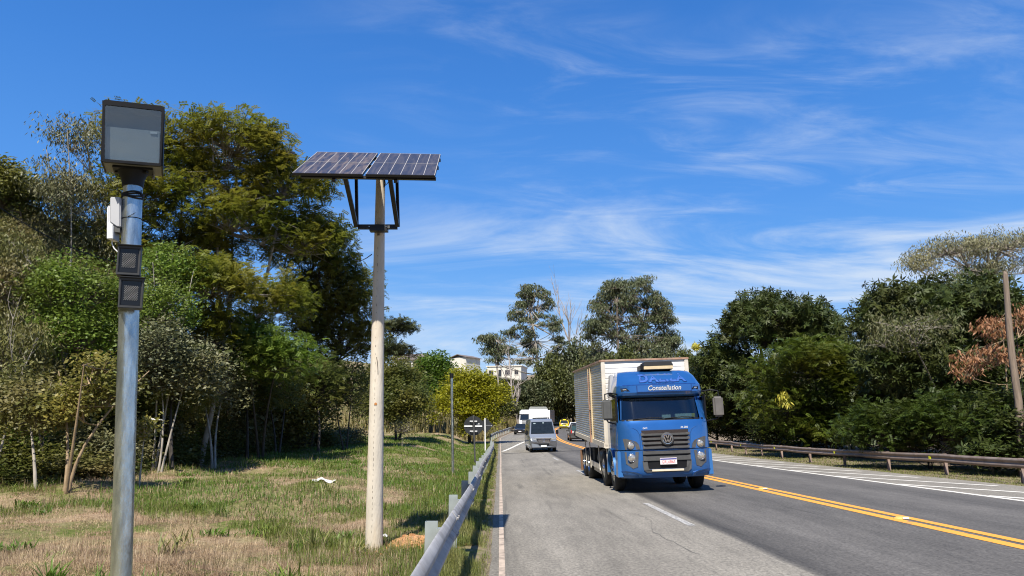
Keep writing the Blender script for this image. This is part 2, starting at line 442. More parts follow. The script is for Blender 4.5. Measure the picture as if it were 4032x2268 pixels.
def graded(a, b, c, n0, n1):
    return a
def axis(segs):
    out = []
    for a, b, st in segs: out += list(np.arange(a, b, st))
    return np.array(out + [segs[-1][1]])
gx = axis([(-700, -200, 60), (-200, -60, 10), (-60, -22, 1.6), (-22, -8, 0.7), (-8, -1.2, 0.4), (-1.2, 0.4, 0.12), (0.4, 14, 1.2), (14, 20, 0.3), (20, 40, 1.2), (40, 120, 6), (120, 700, 60)])
gy = axis([(-500, -60, 12), (-60, 2, 4), (2, 30, 0.45), (30, 70, 0.9), (70, 130, 1.5), (130, 260, 3.5), (260, 500, 20), (500, 1100, 100)])
GX, GY = np.meshgrid(gx, gy)
GZ = hterr(GX, GY)
nx = len(gx)
ii = (np.arange(len(gy) - 1)[:, None] * nx + np.arange(nx - 1)[None, :]).ravel()

def ground_material():
    m = bpy.data.materials.new('ground'); m.use_nodes = True; t = m.node_tree; p = t.nodes['Principled BSDF']
    p.inputs['Roughness'].default_value = 0.95; p.inputs['Specular IOR Level'].default_value = 0.1
    tc = t.nodes.new('ShaderNodeTexCoord')
    def noise(sc, det=6, ro=0.6):
        n = t.nodes.new('ShaderNodeTexNoise'); n.inputs['Scale'].default_value = sc; n.inputs['Detail'].default_value = det; n.inputs['Roughness'].default_value = ro
        t.links.new(tc.outputs['Object'], n.inputs['Vector']); return n.outputs[0]
    def ramp(s, a, b, ca, cb):
        r = t.nodes.new('ShaderNodeValToRGB'); e = r.color_ramp.elements
        e[0].position, e[1].position = a, b; e[0].color = (*ca, 1); e[1].color = (*cb, 1); t.links.new(s, r.inputs[0]); return r.outputs[0]
    def mix(f, a, b):
        n = t.nodes.new('ShaderNodeMix'); n.data_type = 'RGBA'; t.links.new(f, n.inputs[0]); t.links.new(a, n.inputs[6]); t.links.new(b, n.inputs[7]); return n.outputs[2]
    g = ramp(noise(9), 0.3, 0.7, (0.06, 0.08, 0.018), (0.15, 0.175, 0.045))
    st = ramp(noise(14), 0.3, 0.7, (0.20, 0.14, 0.085), (0.42, 0.31, 0.20))
    f = ramp(noise(0.55, 7), 0.40, 0.60, (0, 0, 0), (1, 1, 1))
    c = mix(f, g, st)
    sx_ = t.nodes.new('ShaderNodeSeparateXYZ'); t.links.new(tc.outputs['Object'], sx_.inputs[0])
    dm = t.nodes.new('ShaderNodeMath'); dm.operation = 'ADD'; t.links.new(sx_.outputs[0], dm.inputs[0])
    wob = t.nodes.new('ShaderNodeMath'); wob.operation = 'MULTIPLY'; t.links.new(noise(2.2, 5), wob.inputs[0]); wob.inputs[1].default_value = .5; t.links.new(wob.outputs[0], dm.inputs[1])
    dr = t.nodes.new('ShaderNodeMapRange'); dr.inputs[1].default_value = -.16; dr.inputs[2].default_value = .04; t.links.new(dm.outputs[0], dr.inputs[0])
    c = mix(dr.outputs[0], c, ramp(noise(20), .3, .7, (.13, .10, .07), (.30, .235, .165)))
    t.links.new(c, p.inputs['Base Color'])
    b = t.nodes.new('ShaderNodeBump'); b.inputs['Strength'].default_value = 0.6; b.inputs['Distance'].default_value = 0.06
    t.links.new(noise(12), b.inputs['Height']); t.links.new(b.outputs[0], p.inputs['Normal'])
    return m
ground = fast_mesh('ground', np.stack([GX, GY, GZ], -1).reshape(-1, 3), np.stack([ii, ii + 1, ii + nx + 1, ii + nx], 1), ground_material(), smooth=True)
kind(ground, 'structure')

# ------------------------------------------------------------------ road
def asphalt():
    m = bpy.data.materials.new('asphalt'); m.use_nodes = True; t = m.node_tree; p = t.nodes['Principled BSDF']
    p.inputs['Roughness'].default_value = 0.82; p.inputs['Specular IOR Level'].default_value = 0.35
    uv = t.nodes.new('ShaderNodeUVMap'); uv.uv_map = 'lane'
    s = t.nodes.new('ShaderNodeSeparateXYZ'); t.links.new(uv.outputs[0], s.inputs[0])
    def noise(sc, scale, det=5, ro=0.6, dist=0):
        mp = t.nodes.new('ShaderNodeMapping'); mp.inputs['Scale'].default_value = scale; t.links.new(uv.outputs[0], mp.inputs['Vector'])
        n = t.nodes.new('ShaderNodeTexNoise'); n.inputs['Scale'].default_value = sc; n.inputs['Detail'].default_value = det; n.inputs['Roughness'].default_value = ro; n.inputs['Distortion'].default_value = dist
        t.links.new(mp.outputs[0], n.inputs['Vector']); return n.outputs[0]
    def math_(op, a, b):
        n = t.nodes.new('ShaderNodeMath'); n.operation = op
        for k, v in ((0, a), (1, b)):
            if isinstance(v, (int, float)): n.inputs[k].default_value = v
            else: t.links.new(v, n.inputs[k])
        return n.outputs[0]
    # lane tone, wobbling joints between paving passes
    wob = math_('MULTIPLY', math_('SUBTRACT', noise(1.0, (0, 0.5, 0), 4), 0.5), 0.12)
    u = math_('ADD', s.outputs[0], wob)
    r = t.nodes.new('ShaderNodeValToRGB'); cr = r.color_ramp
    mr = t.nodes.new('ShaderNodeMapRange'); mr.inputs[1].default_value = -10; mr.inputs[2].default_value = 10; t.links.new(u, mr.inputs[0])
    t.links.new(mr.outputs[0], r.inputs[0])
    pts = [(-10, .150), (-6.55, .17), (-5.9, .205), (-5.2, .18), (-4.2, .21), (-3.34, .195), (-3.26, .07), (-3.16, .055), (-2.9, .088), (-2.2, .118), (-1.2, .092), (-0.4, .105), (.35, .100), (1.4, .092), (2.6, .118), (3.6, .09), (4.5, .112), (4.75, .185), (7.5, .21), (10, .20)]
    while len(cr.elements) < len(pts): cr.elements.new(0.5)
    for e, (x, v) in zip(cr.elements, pts):
        e.position = (x + 10) / 20; k = 1.0 if x < -3.3 or x > 4.7 else 0.0
        e.color = (v * (1.07 if k else 1.05), v * 0.97, v * (0.80 if k else 0.87), 1)
    fine_ = noise(26, (1, .55, 1), 4, .75)
    med = noise(4, (1, 0.14, 1), 8, 0.75)
    big = noise(0.7, (1, 0.30, 1), 7, .7)
    k = math_('ADD', math_('MULTIPLY', math_('SUBTRACT', fine_, 0.5), 2.4), 1.0)
    k = math_('MULTIPLY', k, math_('ADD', math_('MULTIPLY', math_('SUBTRACT', med, 0.5), 1.2), 1.0))
    k = math_('MULTIPLY', k, math_('ADD', math_('MULTIPLY', math_('SUBTRACT', big, 0.5), 0.9), 1.0))
    # tar cracks and skid marks
    st = noise(1.6, (1.4, 0.07, 1), 5, 0.6, 0.4)
    cm = t.nodes.new('ShaderNodeMapRange'); cm.inputs[1].default_value = 0.62; cm.inputs[2].default_value = 0.74; cm.inputs[3].default_value = 1.0; cm.inputs[4].default_value = 0.5
    t.links.new(st, cm.inputs[0])
    k = math_('MULTIPLY', k, cm.outputs[0])
    vm = t.nodes.new('ShaderNodeVectorMath'); vm.operation = 'SCALE'; t.links.new(r.outputs[0], vm.inputs[0]); t.links.new(k, vm.inputs['Scale'])
    t.links.new(vm.outputs[0], p.inputs['Base Color'])
    b = t.nodes.new('ShaderNodeBump'); b.inputs['Strength'].default_value = 0.5; b.inputs['Distance'].default_value = 0.008
    t.links.new(fine_, b.inputs['Height']); t.links.new(b.outputs[0], p.inputs['Normal'])
    return m
fr = [-1.0, -0.85, -0.7, -0.55, -0.4, -0.25, -0.1]
V, UV = [], []
rows = [s for s in ST if s > -20]
for s in rows:
    le, re_ = ledge(s) - 0.05 - 0.16 * float(fbm(np.array([s * 0.9]), np.array([0.3]), 8)[0]), redge(s)
    ds = [le * a for a in (1, .8, .6, .4, .2)] + [0] + [re_ * a for a in (.2, .4, .6, .8, 1)]
    for d in ds: V.append(rp(d, s)); UV.append((d, s))
n = 11
i0 = (np.arange(len(rows) - 1)[:, None] * n + np.arange(n - 1)[None, :]).ravel()
road = fast_mesh('road', V, np.stack([i0, i0 + 1, i0 + n + 1, i0 + n], 1), asphalt())
uvl = road.data.uv_layers.new(name='lane')
li = np.empty(len(road.data.loops), np.int32); road.data.loops.foreach_get('vertex_index', li)
uvl.data.foreach_set('uv', np.array(UV, np.float32)[li].ravel())
kind(road, 'structure')

def ribbon(mb, f, s0, s1, w, lift=0.005, step=1.0):
    """paint strip following d = f(s), w wide"""
    ss = [s0] + [s for s in np.arange(math.floor(s0) + 1, s1, step)] + [s1]
    vs = []
    for s in ss:
        d = f(s) if callable(f) else f
        vs += [rp(d - w / 2, s, lift), rp(d + w / 2, s, lift)]
    mb.add(vs, [(2 * i, 2 * i + 1, 2 * i + 3, 2 * i + 2) for i in range(len(ss) - 1)])
def stripe(mb, d0, s0, d1, s1, w, lift=0.005, n=8):
    vs = []; k = max(1, n)
    ax = Vector((d1 - d0, s1 - s0)).normalized(); px = Vector((ax.y, -ax.x)) * w / 2
    for i in range(k + 1):
        t = i / k; d = d0 + (d1 - d0) * t; s = s0 + (s1 - s0) * t
        vs += [rp(d - px.x, s - px.y, lift), rp(d + px.x, s + px.y, lift)]
    mb.add(vs, [(2 * i, 2 * i + 1, 2 * i + 3, 2 * i + 2) for i in range(k)])
def paint(name, col, wear, asph=(0.13, 0.125, 0.12), sc=18):
    m = bpy.data.materials.new(name); m.use_nodes = True; t = m.node_tree; p = t.nodes['Principled BSDF']
    p.inputs['Roughness'].default_value = 0.7
    tc = t.nodes.new('ShaderNodeTexCoord'); n = t.nodes.new('ShaderNodeTexNoise'); n.inputs['Scale'].default_value = sc; n.inputs['Detail'].default_value = 7; n.inputs['Roughness'].default_value = 0.7
    t.links.new(tc.outputs['Object'], n.inputs['Vector'])
    r = t.nodes.new('ShaderNodeValToRGB'); e = r.color_ramp.elements
    e[0].position, e[1].position = wear - 0.07, wear + 0.1; e[0].color = (*asph, 1); e[1].color = (*col, 1)
    t.links.new(n.outputs[0], r.inputs[0]); t.links.new(r.outputs[0], p.inputs['Base Color']); return m
p_white = paint('white_road_paint', (0.72, 0.68, 0.60), 0.33)
p_worn = paint('worn_white_paint', (0.50, 0.48, 0.44), 0.47)
p_yellow = paint('yellow_road_paint', (0.78, 0.34, 0.04), 0.36, sc=7)
p_edge = paint('worn_edge_paint', (0.50, 0.40, 0.31), 0.45, asph=(0.24, 0.19, 0.145), sc=3.5)
def mark(mb, name, mat): return kind(mb.build(name, mat, fix=False), 'structure')
mb = MB(); ribbon(mb, -0.165, -18, 330, 0.20); ribbon(mb, 0.165, -18, 330, 0.20); mark(mb, 'centre_line_marking', p_yellow)
mb = MB(); ribbon(mb, lambda s: ledge(s) + 0.05, -18, 330, 0.075); mark(mb, 'edge_line_marking', p_edge)
mb = MB()
for s in (12.7, 27.2, 41.5): ribbon(mb, -3.52, s, s + 4.0, 0.13)
mark(mb, 'lane_line_marking', p_worn)
mb = MB(); ribbon(mb, lambda s: 4.72 - max(0, s - 60) * 0.012, 2, 330, 0.20)
for s in np.arange(5.5, 62, 4.05): stripe(mb, 4.82, s + 0.25, 7.55, s - 4.1, 0.28)
mark(mb, 'hatched_shoulder_marking', p_white)
mb = MB(); stripe(mb, -6.5, 58, -3.75, 78, 0.24, n=20, lift=.012); mark(mb, 'diagonal_marking', p_white)
mb = MB()
for s in np.arange(66, 106, 2.6): stripe(mb, ledge(s) + 0.25, s, -3.7, s, 0.34, n=4, lift=0.009)
mark(mb, 'rumble_bar_marking', p_worn)
# dark repair joint across the lanes, far side
tar = M('tar_joint', (0.028, 0.027, 0.027), 0.7)
mb = MB(); stripe(mb, -6.5, 54.2, -0.6, 55.2, 0.5, n=12, lift=0.007); mark(mb, 'tar_joint', tar)
# sealed cracks wandering along the old lanes
mb = MB(); rg = random.Random(6)
for k in range(5):
    d0 = rg.uniform(-6.3, -3.6) if k < 10 else rg.uniform(-3, 4.4); s0 = rg.uniform(6, 40); L_ = rg.uniform(1.5, 7); vs = []; n_ = int(L_ / .25); d = d0; w_ = rg.uniform(.002, .0045)
    tr_ = False
    for i in range(n_ + 1):
        d += rg.uniform(-.07, .07) + (.12 if tr_ else 0); ss_ = s0 + i * (.25 if not tr_ else .06) + rg.uniform(-.04, .04); w2 = w_ * rg.uniform(.5, 1.3) * (1 if i < n_ else .1)
        vs += [rp(d - w2, ss_, .004), rp(d + w2, ss_ + .01, .004)]
    mb.add(vs, [(2 * i, 2 * i + 1, 2 * i + 3, 2 * i + 2) for i in range(n_)])
mark(mb, 'road_crack', tar)
# raised studs on the centre line
m_stud = M('stud_yellow', (0.60, 0.36, 0.09), 0.6, var=0.2, scale=20)
ords = ['nearest', 'second nearest', 'third nearest, partly behind the truck', 'fourth nearest']
for k, s in enumerate((12.7, 19.3, 26.2)):
    mb = MB(); x, y, z = rp(0, s)
    mb.lathe([(0.15, 0), (0.145, 0.015), (0.10, 0.036), (0.05, 0.042)], n=14)
    for v in range(len(mb.v)): mb.v[v] = (mb.v[v][0] * 1.0, mb.v[v][1] * 0.62, mb.v[v][2])
    t = thing('road_stud', ['worn yellow raised road stud on double line, nearest the camera', 'yellow raised road stud on double line, midway between its two neighbours', 'yellow raised road stud on double line just beside the truck bumper'][k], 'road stud', (x, y, z), group='raised studs along the yellow centre line')
    mb.build('stud_body', m_stud, t, smooth=50)
    mb = MB(); mb.bx(-.05, .05, -.108, -.098, .012, .035); mb.build('reflector', m_white, t)

# ------------------------------------------------------------------ guardrails
WK = 0.62
WB = [(0.0, .155), (.02, .150), (.075, .105), (.083, .085), (.075, .062), (.01, .022), (0, 0), (.01, -.022), (.075, -.062), (.083, -.085), (.075, -.105), (.02, -.150), (0, -.155)]
def guardrail(name, label, path, mats, posts, side=1, zc=0.62, lap=None, tilt=None, zg=None, cat='guardrail', refl=None, prof_out=None):
    """path: list of (x, y, z ground); side: +1 when the beam faces +normal"""
    g = thing(name, label, cat, tuple(path[0]))
    O = Vector(path[0])
    P = [Vector(p) - O for p in path]
    mb = MB(); R = []
    def frame(i):
        t = (P[min(i + 1, len(P) - 1)] - P[max(i - 1, 0)]); t.z = 0; t.normalize()
        return t, Vector((t.y, -t.x, 0)) * side
    for i, p in enumerate(P):
        t, nrm = frame(i)
        out = [p + nrm * (a * WK + 0.07) + Vector((0, 0, zc + b)) for a, b in WB]
        inn = [p + nrm * (a * WK + 0.064) + Vector((0, 0, zc + b)) for a, b in reversed(WB)]
        R.append(out + inn)
    mb.rings(R)
    mb.build('beam', mats[0], g, smooth=40)
    # beam laps: short overlapping sleeve with bolts
    acc = 0; last = -9; cum = [0]
    for i in range(1, len(P)): cum.append(cum[-1] + (P[i] - P[i - 1]).length)
    def pt(s):
        i = int(np.searchsorted(cum, s)); i = min(max(i, 1), len(P) - 1)
        f = (s - cum[i - 1]) / max(1e-6, cum[i] - cum[i - 1]); return P[i - 1].lerp(P[i], f), frame(i)
    s = lap[0] if lap else 2.0
    while s < min(cum[-1] - 0.5, (lap[2] if lap else 40)):
        mb = MB(); R = []
        for ds in (-.16, .16):
            p, (t, nrm) = pt(s + ds)
            R.append([p + nrm * (a * WK + 0.077) + Vector((0, 0, zc + b * 1.03)) for a, b in WB] + [p + nrm * (a * WK + 0.0705) + Vector((0, 0, zc + b)) for a, b in reversed(WB)])
        mb.rings(R)
        p, (t, nrm) = pt(s)
        for a in (-.09, .09):
            for zz in (.085, -.085):
                c = p + t * a + nrm * (0.074 + .083 * WK) + Vector((0, 0, zc + zz)); mb.tube([c, c + nrm * 0.014], 0.016, 6)
        mb.build('splice_joint', mats[0], g, smooth=40)
        s += lap[1] if lap else 4.0
    for s in posts:
        if s > cum[-1]: break
        p, (t, nrm) = pt(s); mb = MB()
        q = Matrix((nrm, t, Vector((0, 0, 1)))).transposed()
        top = zc + 0.16
        for bx in ((-.115, 0, .008, .075), (-.06, .0375, .11, .008), (-.06, -.0375, .11, .008)):
            c = q @ Vector((bx[0], bx[1], 0)) + p
            mb.box(c + Vector((0, 0, top / 2 - 0.1)), (bx[2], bx[3], top + 0.2), q)
        c = q @ Vector((0.03, 0, 0)) + p
        mb.box(c + Vector((0, 0, zc)), (0.08, 0.10, 0.2), q)
        mb.build('post', mats[1], g)
    for s in (refl or []):
        p, (t, nrm) = pt(s); mb = MB(); q = Matrix((nrm, t, Vector((0, 0, 1)))).transposed()
        mb.box(p + nrm * 0.085 + Vector((0, 0, zc)), (0.06, 0.12, 0.11), q); mb.build('reflector', m_yellowrefl, g)
    return g
def railpath(f, s0, s1, step=1.0, dip=None):
    out = []
    for s in np.arange(s0, s1 + 0.01, step):
        d = f(s) if callable(f) else f
        p = rp(d, s); z = max(hz(p[0], p[1]), p[2] - 0.05)
        if dip and s > dip[0]: z -= (s - dip[0]) / (s1 - dip[0]) * dip[1]
        out.append((p[0], p[1], z))
    return out
pth = railpath(lambda s: -7.27 - 0.02 * sin(s * 0.33), 1.2, 72, dip=(62, 0.75))
guardrail('guardrail', 'grey steel crash barrier with plate posts running past concrete pole', pth, (m_rail, m_railpost), np.arange(3.06, 75, 3.05) - 0, side=1, lap=(3.1, 4.02, 60))
guardrail('guardrail', 'curving steel crash barrier round the far bend behind black car', railpath(lambda s: -7.4, 80, 300, 2.0), (m_rail, m_railpost), np.arange(1, 60, 4.0), side=1, lap=(2, 8, 40))
pr = railpath(lambda s: float(np.interp(s, [-10, 35, 45, 58, 75, 95, 140], [10.2, 9.75, 9.75, 10.7, 10.0, 7.4, 7.2])), 8, 130)
guardrail('guardrail', 'weathered brown crash barrier with yellow reflectors below dark trees', pr, (m_rustrail, m_rustpost), np.arange(3.8, 110, 4.05), side=-1, lap=(5.5, 8.1, 60), refl=[12.6 + 8.1 * k for k in range(-1, 8)])

# ------------------------------------------------------------------ speed camera on galvanised pole
def z3(u, v): return ((300 + u / 1.526) / K, (350 + v / 1.526) / K)
def atz3(u, v, Y): return Vector(at(*z3(u, v), Y))
rad = thing('speed_camera_pole', 'galvanised steel pole carrying glass fronted camera box and two lamps', 'speed camera', tuple(at(303, 1500, 4.78) * np.array([1, 1, 0])))
RO = Vector(rad.location)
pb, ptp = Vector(at(305, 1449, 4.78)), Vector(at(335, 440, 4.80))
pdir = (ptp - pb).normalized()
p0 = pb - pdir * (pb.z + 0.15)
mb = MB(); mb.tube([p0 - RO, ptp - RO], 0.0605, 40); mb.build('pole', m_galv, rad, smooth=40)
def polept(z): return p0 + pdir * ((z - p0.z) / pdir.z)
Rh = Matrix.Rotation(0.4148, 4, 'Z') @ Matrix.Rotation(0.0919, 4, 'X') @ Matrix.Rotation(-0.0606, 4, 'Y')
hc = Vector((-2.4096, 4.6, 3.5214)); hw, hh, hd = 0.3426, 0.3784, 0.341
housing = thing('housing', 'x', 'x'); del housing['label'], housing['category']
housing.parent = rad; housing.matrix_local = Matrix.Translation(hc - RO) @ Rh
t_ = 0.008
mb = MB()                                             # shell open at the front
mb.bx(-hw / 2, hw / 2, 0.012, hd, -hh / 2, -hh / 2 + t_); mb.bx(-hw / 2, hw / 2, 0.012, hd, hh / 2 - t_, hh / 2)
mb.bx(-hw / 2, -hw / 2 + t_, 0.012, hd, -hh / 2 + t_, hh / 2 - t_); mb.bx(hw / 2 - t_, hw / 2, 0.012, hd, -hh / 2 + t_, hh / 2 - t_)
mb.bx(-hw / 2 + t_, hw / 2 - t_, hd - t_, hd, -hh / 2 + t_, hh / 2 - t_)
mb.build('shell', m_taupe, housing)
mb = MB()
f0, f1 = -0.006, 0.012
def rr(w, h, r, n=5):
    out = []
    for cx, cz, a0 in ((w / 2 - r, h / 2 - r, 0), (-w / 2 + r, h / 2 - r, 90), (-w / 2 + r, -h / 2 + r * .5, 180), (w / 2 - r, -h / 2 + r * .5, 270)):
        rr_ = r if cz > 0 else r * 0.5
        for k in range(n + 1):
            a = radians(a0 + 90 * k / n); out.append((cx + rr_ * cos(a), cz + rr_ * sin(a)))
    return out
oo = rr(hw + 0.02, hh + 0.03, 0.022); inn = rr(hw - 0.012, hh - 0.02, 0.012)
mb.rings([[(x, f0, z + .006) for x, z in oo], [(x, f0, z - .002) for x, z in inn], [(x, f1, z - .002) for x, z in inn], [(x, f1 + .02, z + .006) for x, z in oo], [(x, f0, z + .006) for x, z in oo]], cap=False)
mb.bx(-hw / 2 - .012, hw / 2 + .012, f1, hd + .01, hh / 2 + .001, hh / 2 + .02)
mb.bx(hw / 2 + .001, hw / 2 + .010, f1, hd + .01, -hh / 2 - .005, hh / 2)
mb.bx(-hw / 2 - .010, -hw / 2 - .001, f1, hd + .01, -hh / 2 - .005, hh / 2)
mb.build('rim', m_black, housing)
m_slate = M('slate_reflection', (0.045, 0.055, 0.062), 0.5, var=0.08, scale=8); m_paneg = M('grey_reflection', (0.40, 0.41, 0.40), 0.5, var=0.05)
mb = MB(); mb.bx(-hw / 2 + t_, hw / 2 - t_, .16, .165, -.02, hh / 2 - t_); mb.build('dark_reflection_panel', m_slate, housing)  # dark upper reflection in the pane, painted as a panel inside
mb = MB(); mb.bx(-hw / 2 + .012, hw / 2 - .012, .03, .16, -hh / 2 + t_, .045); mb.build('pale_reflection_block', m_paneg, housing, bevel=.004)  # bright sky reflected low in the pane, painted as a pale block
mb = MB(); mb.bx(hw / 2 - .07, hw / 2 - .03, .022, .03, .022, .036); mb.build('sticker', m_white, housing)
m_hglass = glassM('housing_glass', (0.70, 0.74, 0.76), 2.0)
mb = MB(); mb.bx(-hw / 2 + .004, hw / 2 - .004, .001, .005, -hh / 2 + .012, hh / 2 - .008); mb.build('front_glass', m_hglass, housing)
mb = MB(); ub = hc + Rh.to_3x3() @ Vector((0, .17, -hh / 2))
ct = polept(ub.z - .02); cbm = polept(ub.z - .125)
mb.tube([cbm - RO, ct.lerp(cbm, .5) - RO, ct - RO + Vector((0, 0, .0))], [.066, .070, .094], 24)
mb.box(ct - RO + Vector((0, 0, .012)), (.24, .2, .012), Rh.to_3x3())
for dx in (-.09, .09): mb.box(ct - RO + Vector((dx, -.02, .0)), (.03, .03, .02))
mb.build('collar', m_black, rad, smooth=35)
mb = MB(); q = hc + Rh.to_3x3() @ Vector((.12, .26, -hh / 2 - .012)) - RO; mb.tube([q, q - Vector((0, 0, .03))], .010, 10); mb.build('cable_gland', m_taupe, rad, smooth=40)
# straps and zip tie
mb = MB(); zz = atz3(335, 628, 4.72).z
for k, dz in enumerate((-.012, -.002, .010, .018)):
    c = polept(zz + dz) - RO
    mb.tube([c + Vector((.0635 * cos(a), .0635 * sin(a), .008 * sin(a * 2 + k))) for a in np.linspace(0, 2 * pi, 25)], .006, 6, cap=False)
mb.tube([polept(zz) - RO + Vector((.05, -.045, .01)), polept(zz) - RO + Vector((.075, -.03, .04)), polept(zz) - RO + Vector((.065, -.03, .0))], .004, 6)
mb.build('strap', m_black, rad, smooth=60)
mb = MB(); zz = atz3(335, 765, 4.72).z; c = polept(zz) - RO
mb.tube([c + Vector((.062 * cos(a), .062 * sin(a), .004 * cos(a))) for a in np.linspace(0, 2 * pi, 25)], .0028, 5, cap=False)
mb.tube([c + Vector((.005, -.066, 0)), c + Vector((.05, -.06, .03))], .002, 5); mb.build('zip_tie', m_black, rad)
# antenna
ant = MB()
def zp(lst, Y):
    return [((p.x - RO.x), (p.z)) for p in (atz3(u, v, Y) for u, v in lst)]
ant.prism(zp([(207, 650), (268, 652), (268, 832), (246, 830), (206, 802)], 4.74), .09, lambda x, z: 4.73 - RO.y)
ant.build('antenna', m_greyplastic, rad, bevel=.006)
ant = MB(); ant.prism(zp([(191, 712), (206, 700), (206, 803), (228, 822), (226, 905), (189, 905)], 4.74), .09, lambda x, z: 4.725 - RO.y)
ant.build('antenna_cover', m_whiteplastic, rad, bevel=.005)
mb = MB(); mb.prism(zp([(229, 824), (262, 834), (262, 862), (229, 858)], 4.74), .08, lambda x, z: 4.74 - RO.y); mb.build('antenna_connector', m_greymetal, rad)
mb = MB()
for v in (690, 790):
    c = atz3(268, v, 4.78) - RO; c.z = atz3(268, v, 4.78).z; mb.box(c + Vector((.02, 0, 0)), (.05, .05, .03))
mb.build('antenna_bracket', m_greymetal, rad)
mb = MB(); a = [atz3(u, v, 4.76) for u, v in ((217, 905), (215, 930), (228, 958), (248, 978), (262, 984))]
mb.tube([p - RO + Vector((0, 0, 0)) for p in a], .004, 6); mb.build('antenna_cable', m_whiteplastic, rad, smooth=60)
# infrared lamps
m_tintdark = M('lamp_window', (.008, .008, .009), .15, spec=.4)
m_lampcase = M('lamp_case', (.035, .035, .034), .5, var=.1)
def lamp(u0, u1, v0, v1, yaw):
    c = (atz3(u0, v0, 4.66) + atz3(u1, v1, 4.66)) / 2; d = atz3(u1, v1, 4.66) - atz3(u0, v0, 4.66)
    w, h = abs(d.x), abs(d.z)
    e = thing('infrared_lamp', 'x', 'x'); del e['label'], e['category']; e.parent = rad
    e.matrix_local = Matrix.Translation(c - RO) @ Matrix.Rotation(yaw, 4, 'Z') @ Matrix.Rotation(radians(-1.5), 4, 'Y')
    mb = MB()
    mb.rings([[(x, y, z) for x, z in ((-w / 2 * k, -h / 2 * k), (w / 2 * k, -h / 2 * k), (w / 2 * k, h / 2 * k), (-w / 2 * k, h / 2 * k))] for y, k in ((.085, 1.0), (-.012, 1.0), (-.012, .84), (.004, .82))], cap=True)
    mb.bx(-w / 2 - .004, w / 2 + .004, -.03, .085, h / 2, h / 2 + .006)
    mb.build('lamp_case', m_lampcase, e, bevel=.003)
    mb = MB(); mb.bx(-w * .38, w * .38, -.001, .002, -h * .40, h * .40); mb.build('window', m_tintdark, e)
    mb = MB()
    for i in range(8):
        for j in range(13):
            x = (i - 3.5 + (.25 if j % 2 else -.25)) * w * .072; z = (j - 6) * h * .038 - h * .0
            s = w * .027
            mb.add([(x - s, -.0035, z), (x, -.0035, z - s), (x + s, -.0035, z), (x, -.0035, z + s), (x, -.0065, z)], [(0, 1, 4), (1, 2, 4), (2, 3, 4), (3, 0, 4)])
    mb.build('emitter_array', M('emitter_beads', (0.40, 0.39, 0.37), 0.25, .5, .2, 60), e)
lamp(262, 372, 945, 1120, radians(22)); lamp(273, 387, 1138, 1318, radians(25))
mb = MB(); mb.tube([polept(z) - RO + Vector((.0, -.03, 0)) for z in (atz3(320, 1325, 4.7).z, atz3(320, 935, 4.7).z)], .052, 12)
mb.build('lamp_bracket', m_greymetal, rad, smooth=40)

# ------------------------------------------------------------------ solar panel pole
sol = thing('solar_panel_pole', 'concrete pole topped by two dusty solar panels on black brackets', 'solar pole', (float(at(942, 1362, 11)[0]), 11, 0))
SO = Vector(sol.location)
sb, stp = Vector(at(942, 1362, 11)), Vector(at(957.5, 440, 11)); sb.z -= .35
mb = MB(); N = 16
mb.tube([sb.lerp(stp, i / N) - SO for i in range(N + 1)], [.127 + (.069 - .127) * (i / N) for i in range(N + 1)], 32)
mb.build('pole', m_concrete, sol, smooth=40)
m_crack = M('dark_crack', (.05, .04, .035), .9)
mb = MB(); rg = random.Random(2)
def poleface(dy, off): # point on the camera side of the pole
    i = (1362 - dy) / (1362 - 440.0); c = sb.lerp(stp, (i * (stp.z - sb.z - .35) + .35) / (stp.z - sb.z)); r = .127 + (.069 - .127) * ((c.z - sb.z) / (stp.z - sb.z))
    return c + Vector((off * r, -math.sqrt(1 - off * off) * r - .001, 0)) - SO
for dy in list(range(1010, 1345, 13)) + list(range(640, 1000, 21)):
    L = rg.uniform(2, 8); mb.tube([poleface(dy, -.12), poleface(dy + L, -.12 + rg.uniform(-.03, .03))], rg.uniform(.0016, .0035), 4)
mb.tube([poleface(y, o) for y, o in ((922, .05), (935, .18), (950, .26), (965, .3))], .005, 5)
mb.build('seam', m_crack, sol)
mb = MB(); c = poleface(1037, .05); mb.lathe([(0.001, .02), (.016, .012), (.02, 0)], tuple(c + Vector((0, -.004, 0))), 'Y', 10); mb.build('rust_stain', M('rust', (.42, .17, .05), .9), sol)
mb = MB(); c = poleface(606, -.05); mb.box(c, (.035, .012, .03)); mb.build('tag_plate', m_greymetal, sol)
Rp = Matrix.Rotation(.0367, 4, 'Z') @ Matrix.Rotation(.5427, 4, 'X')
pw, pg, pl = .943, .0395, 1.68
PC = Vector((-1.86, 9.6, 5.055))
def panel_material(name, dust):
    m = bpy.data.materials.new(name); m.use_nodes = True; t = m.node_tree; p = t.nodes['Principled BSDF']
    p.inputs['Roughness'].default_value = .28; p.inputs['Specular IOR Level'].default_value = .35
    tc = t.nodes.new('ShaderNodeTexCoord'); mp = t.nodes.new('ShaderNodeMapping'); mp.inputs['Scale'].default_value = (9, 1.3, 1); t.links.new(tc.outputs['Object'], mp.inputs[0])
    n = t.nodes.new('ShaderNodeTexNoise'); n.inputs['Scale'].default_value = 1.6; n.inputs['Detail'].default_value = 6; n.inputs['Distortion'].default_value = .6; t.links.new(mp.outputs[0], n.inputs[0])
    r = t.nodes.new('ShaderNodeValToRGB'); e = r.color_ramp.elements; e[0].position, e[1].position = .42, .72
    e[0].color = (.038, .034, .036, 1); e[1].color = (*dust, 1); t.links.new(n.outputs[0], r.inputs[0]); t.links.new(r.outputs[0], p.inputs['Base Color']); return m
m_line = M('cell_line', (.40, .38, .36), .5)
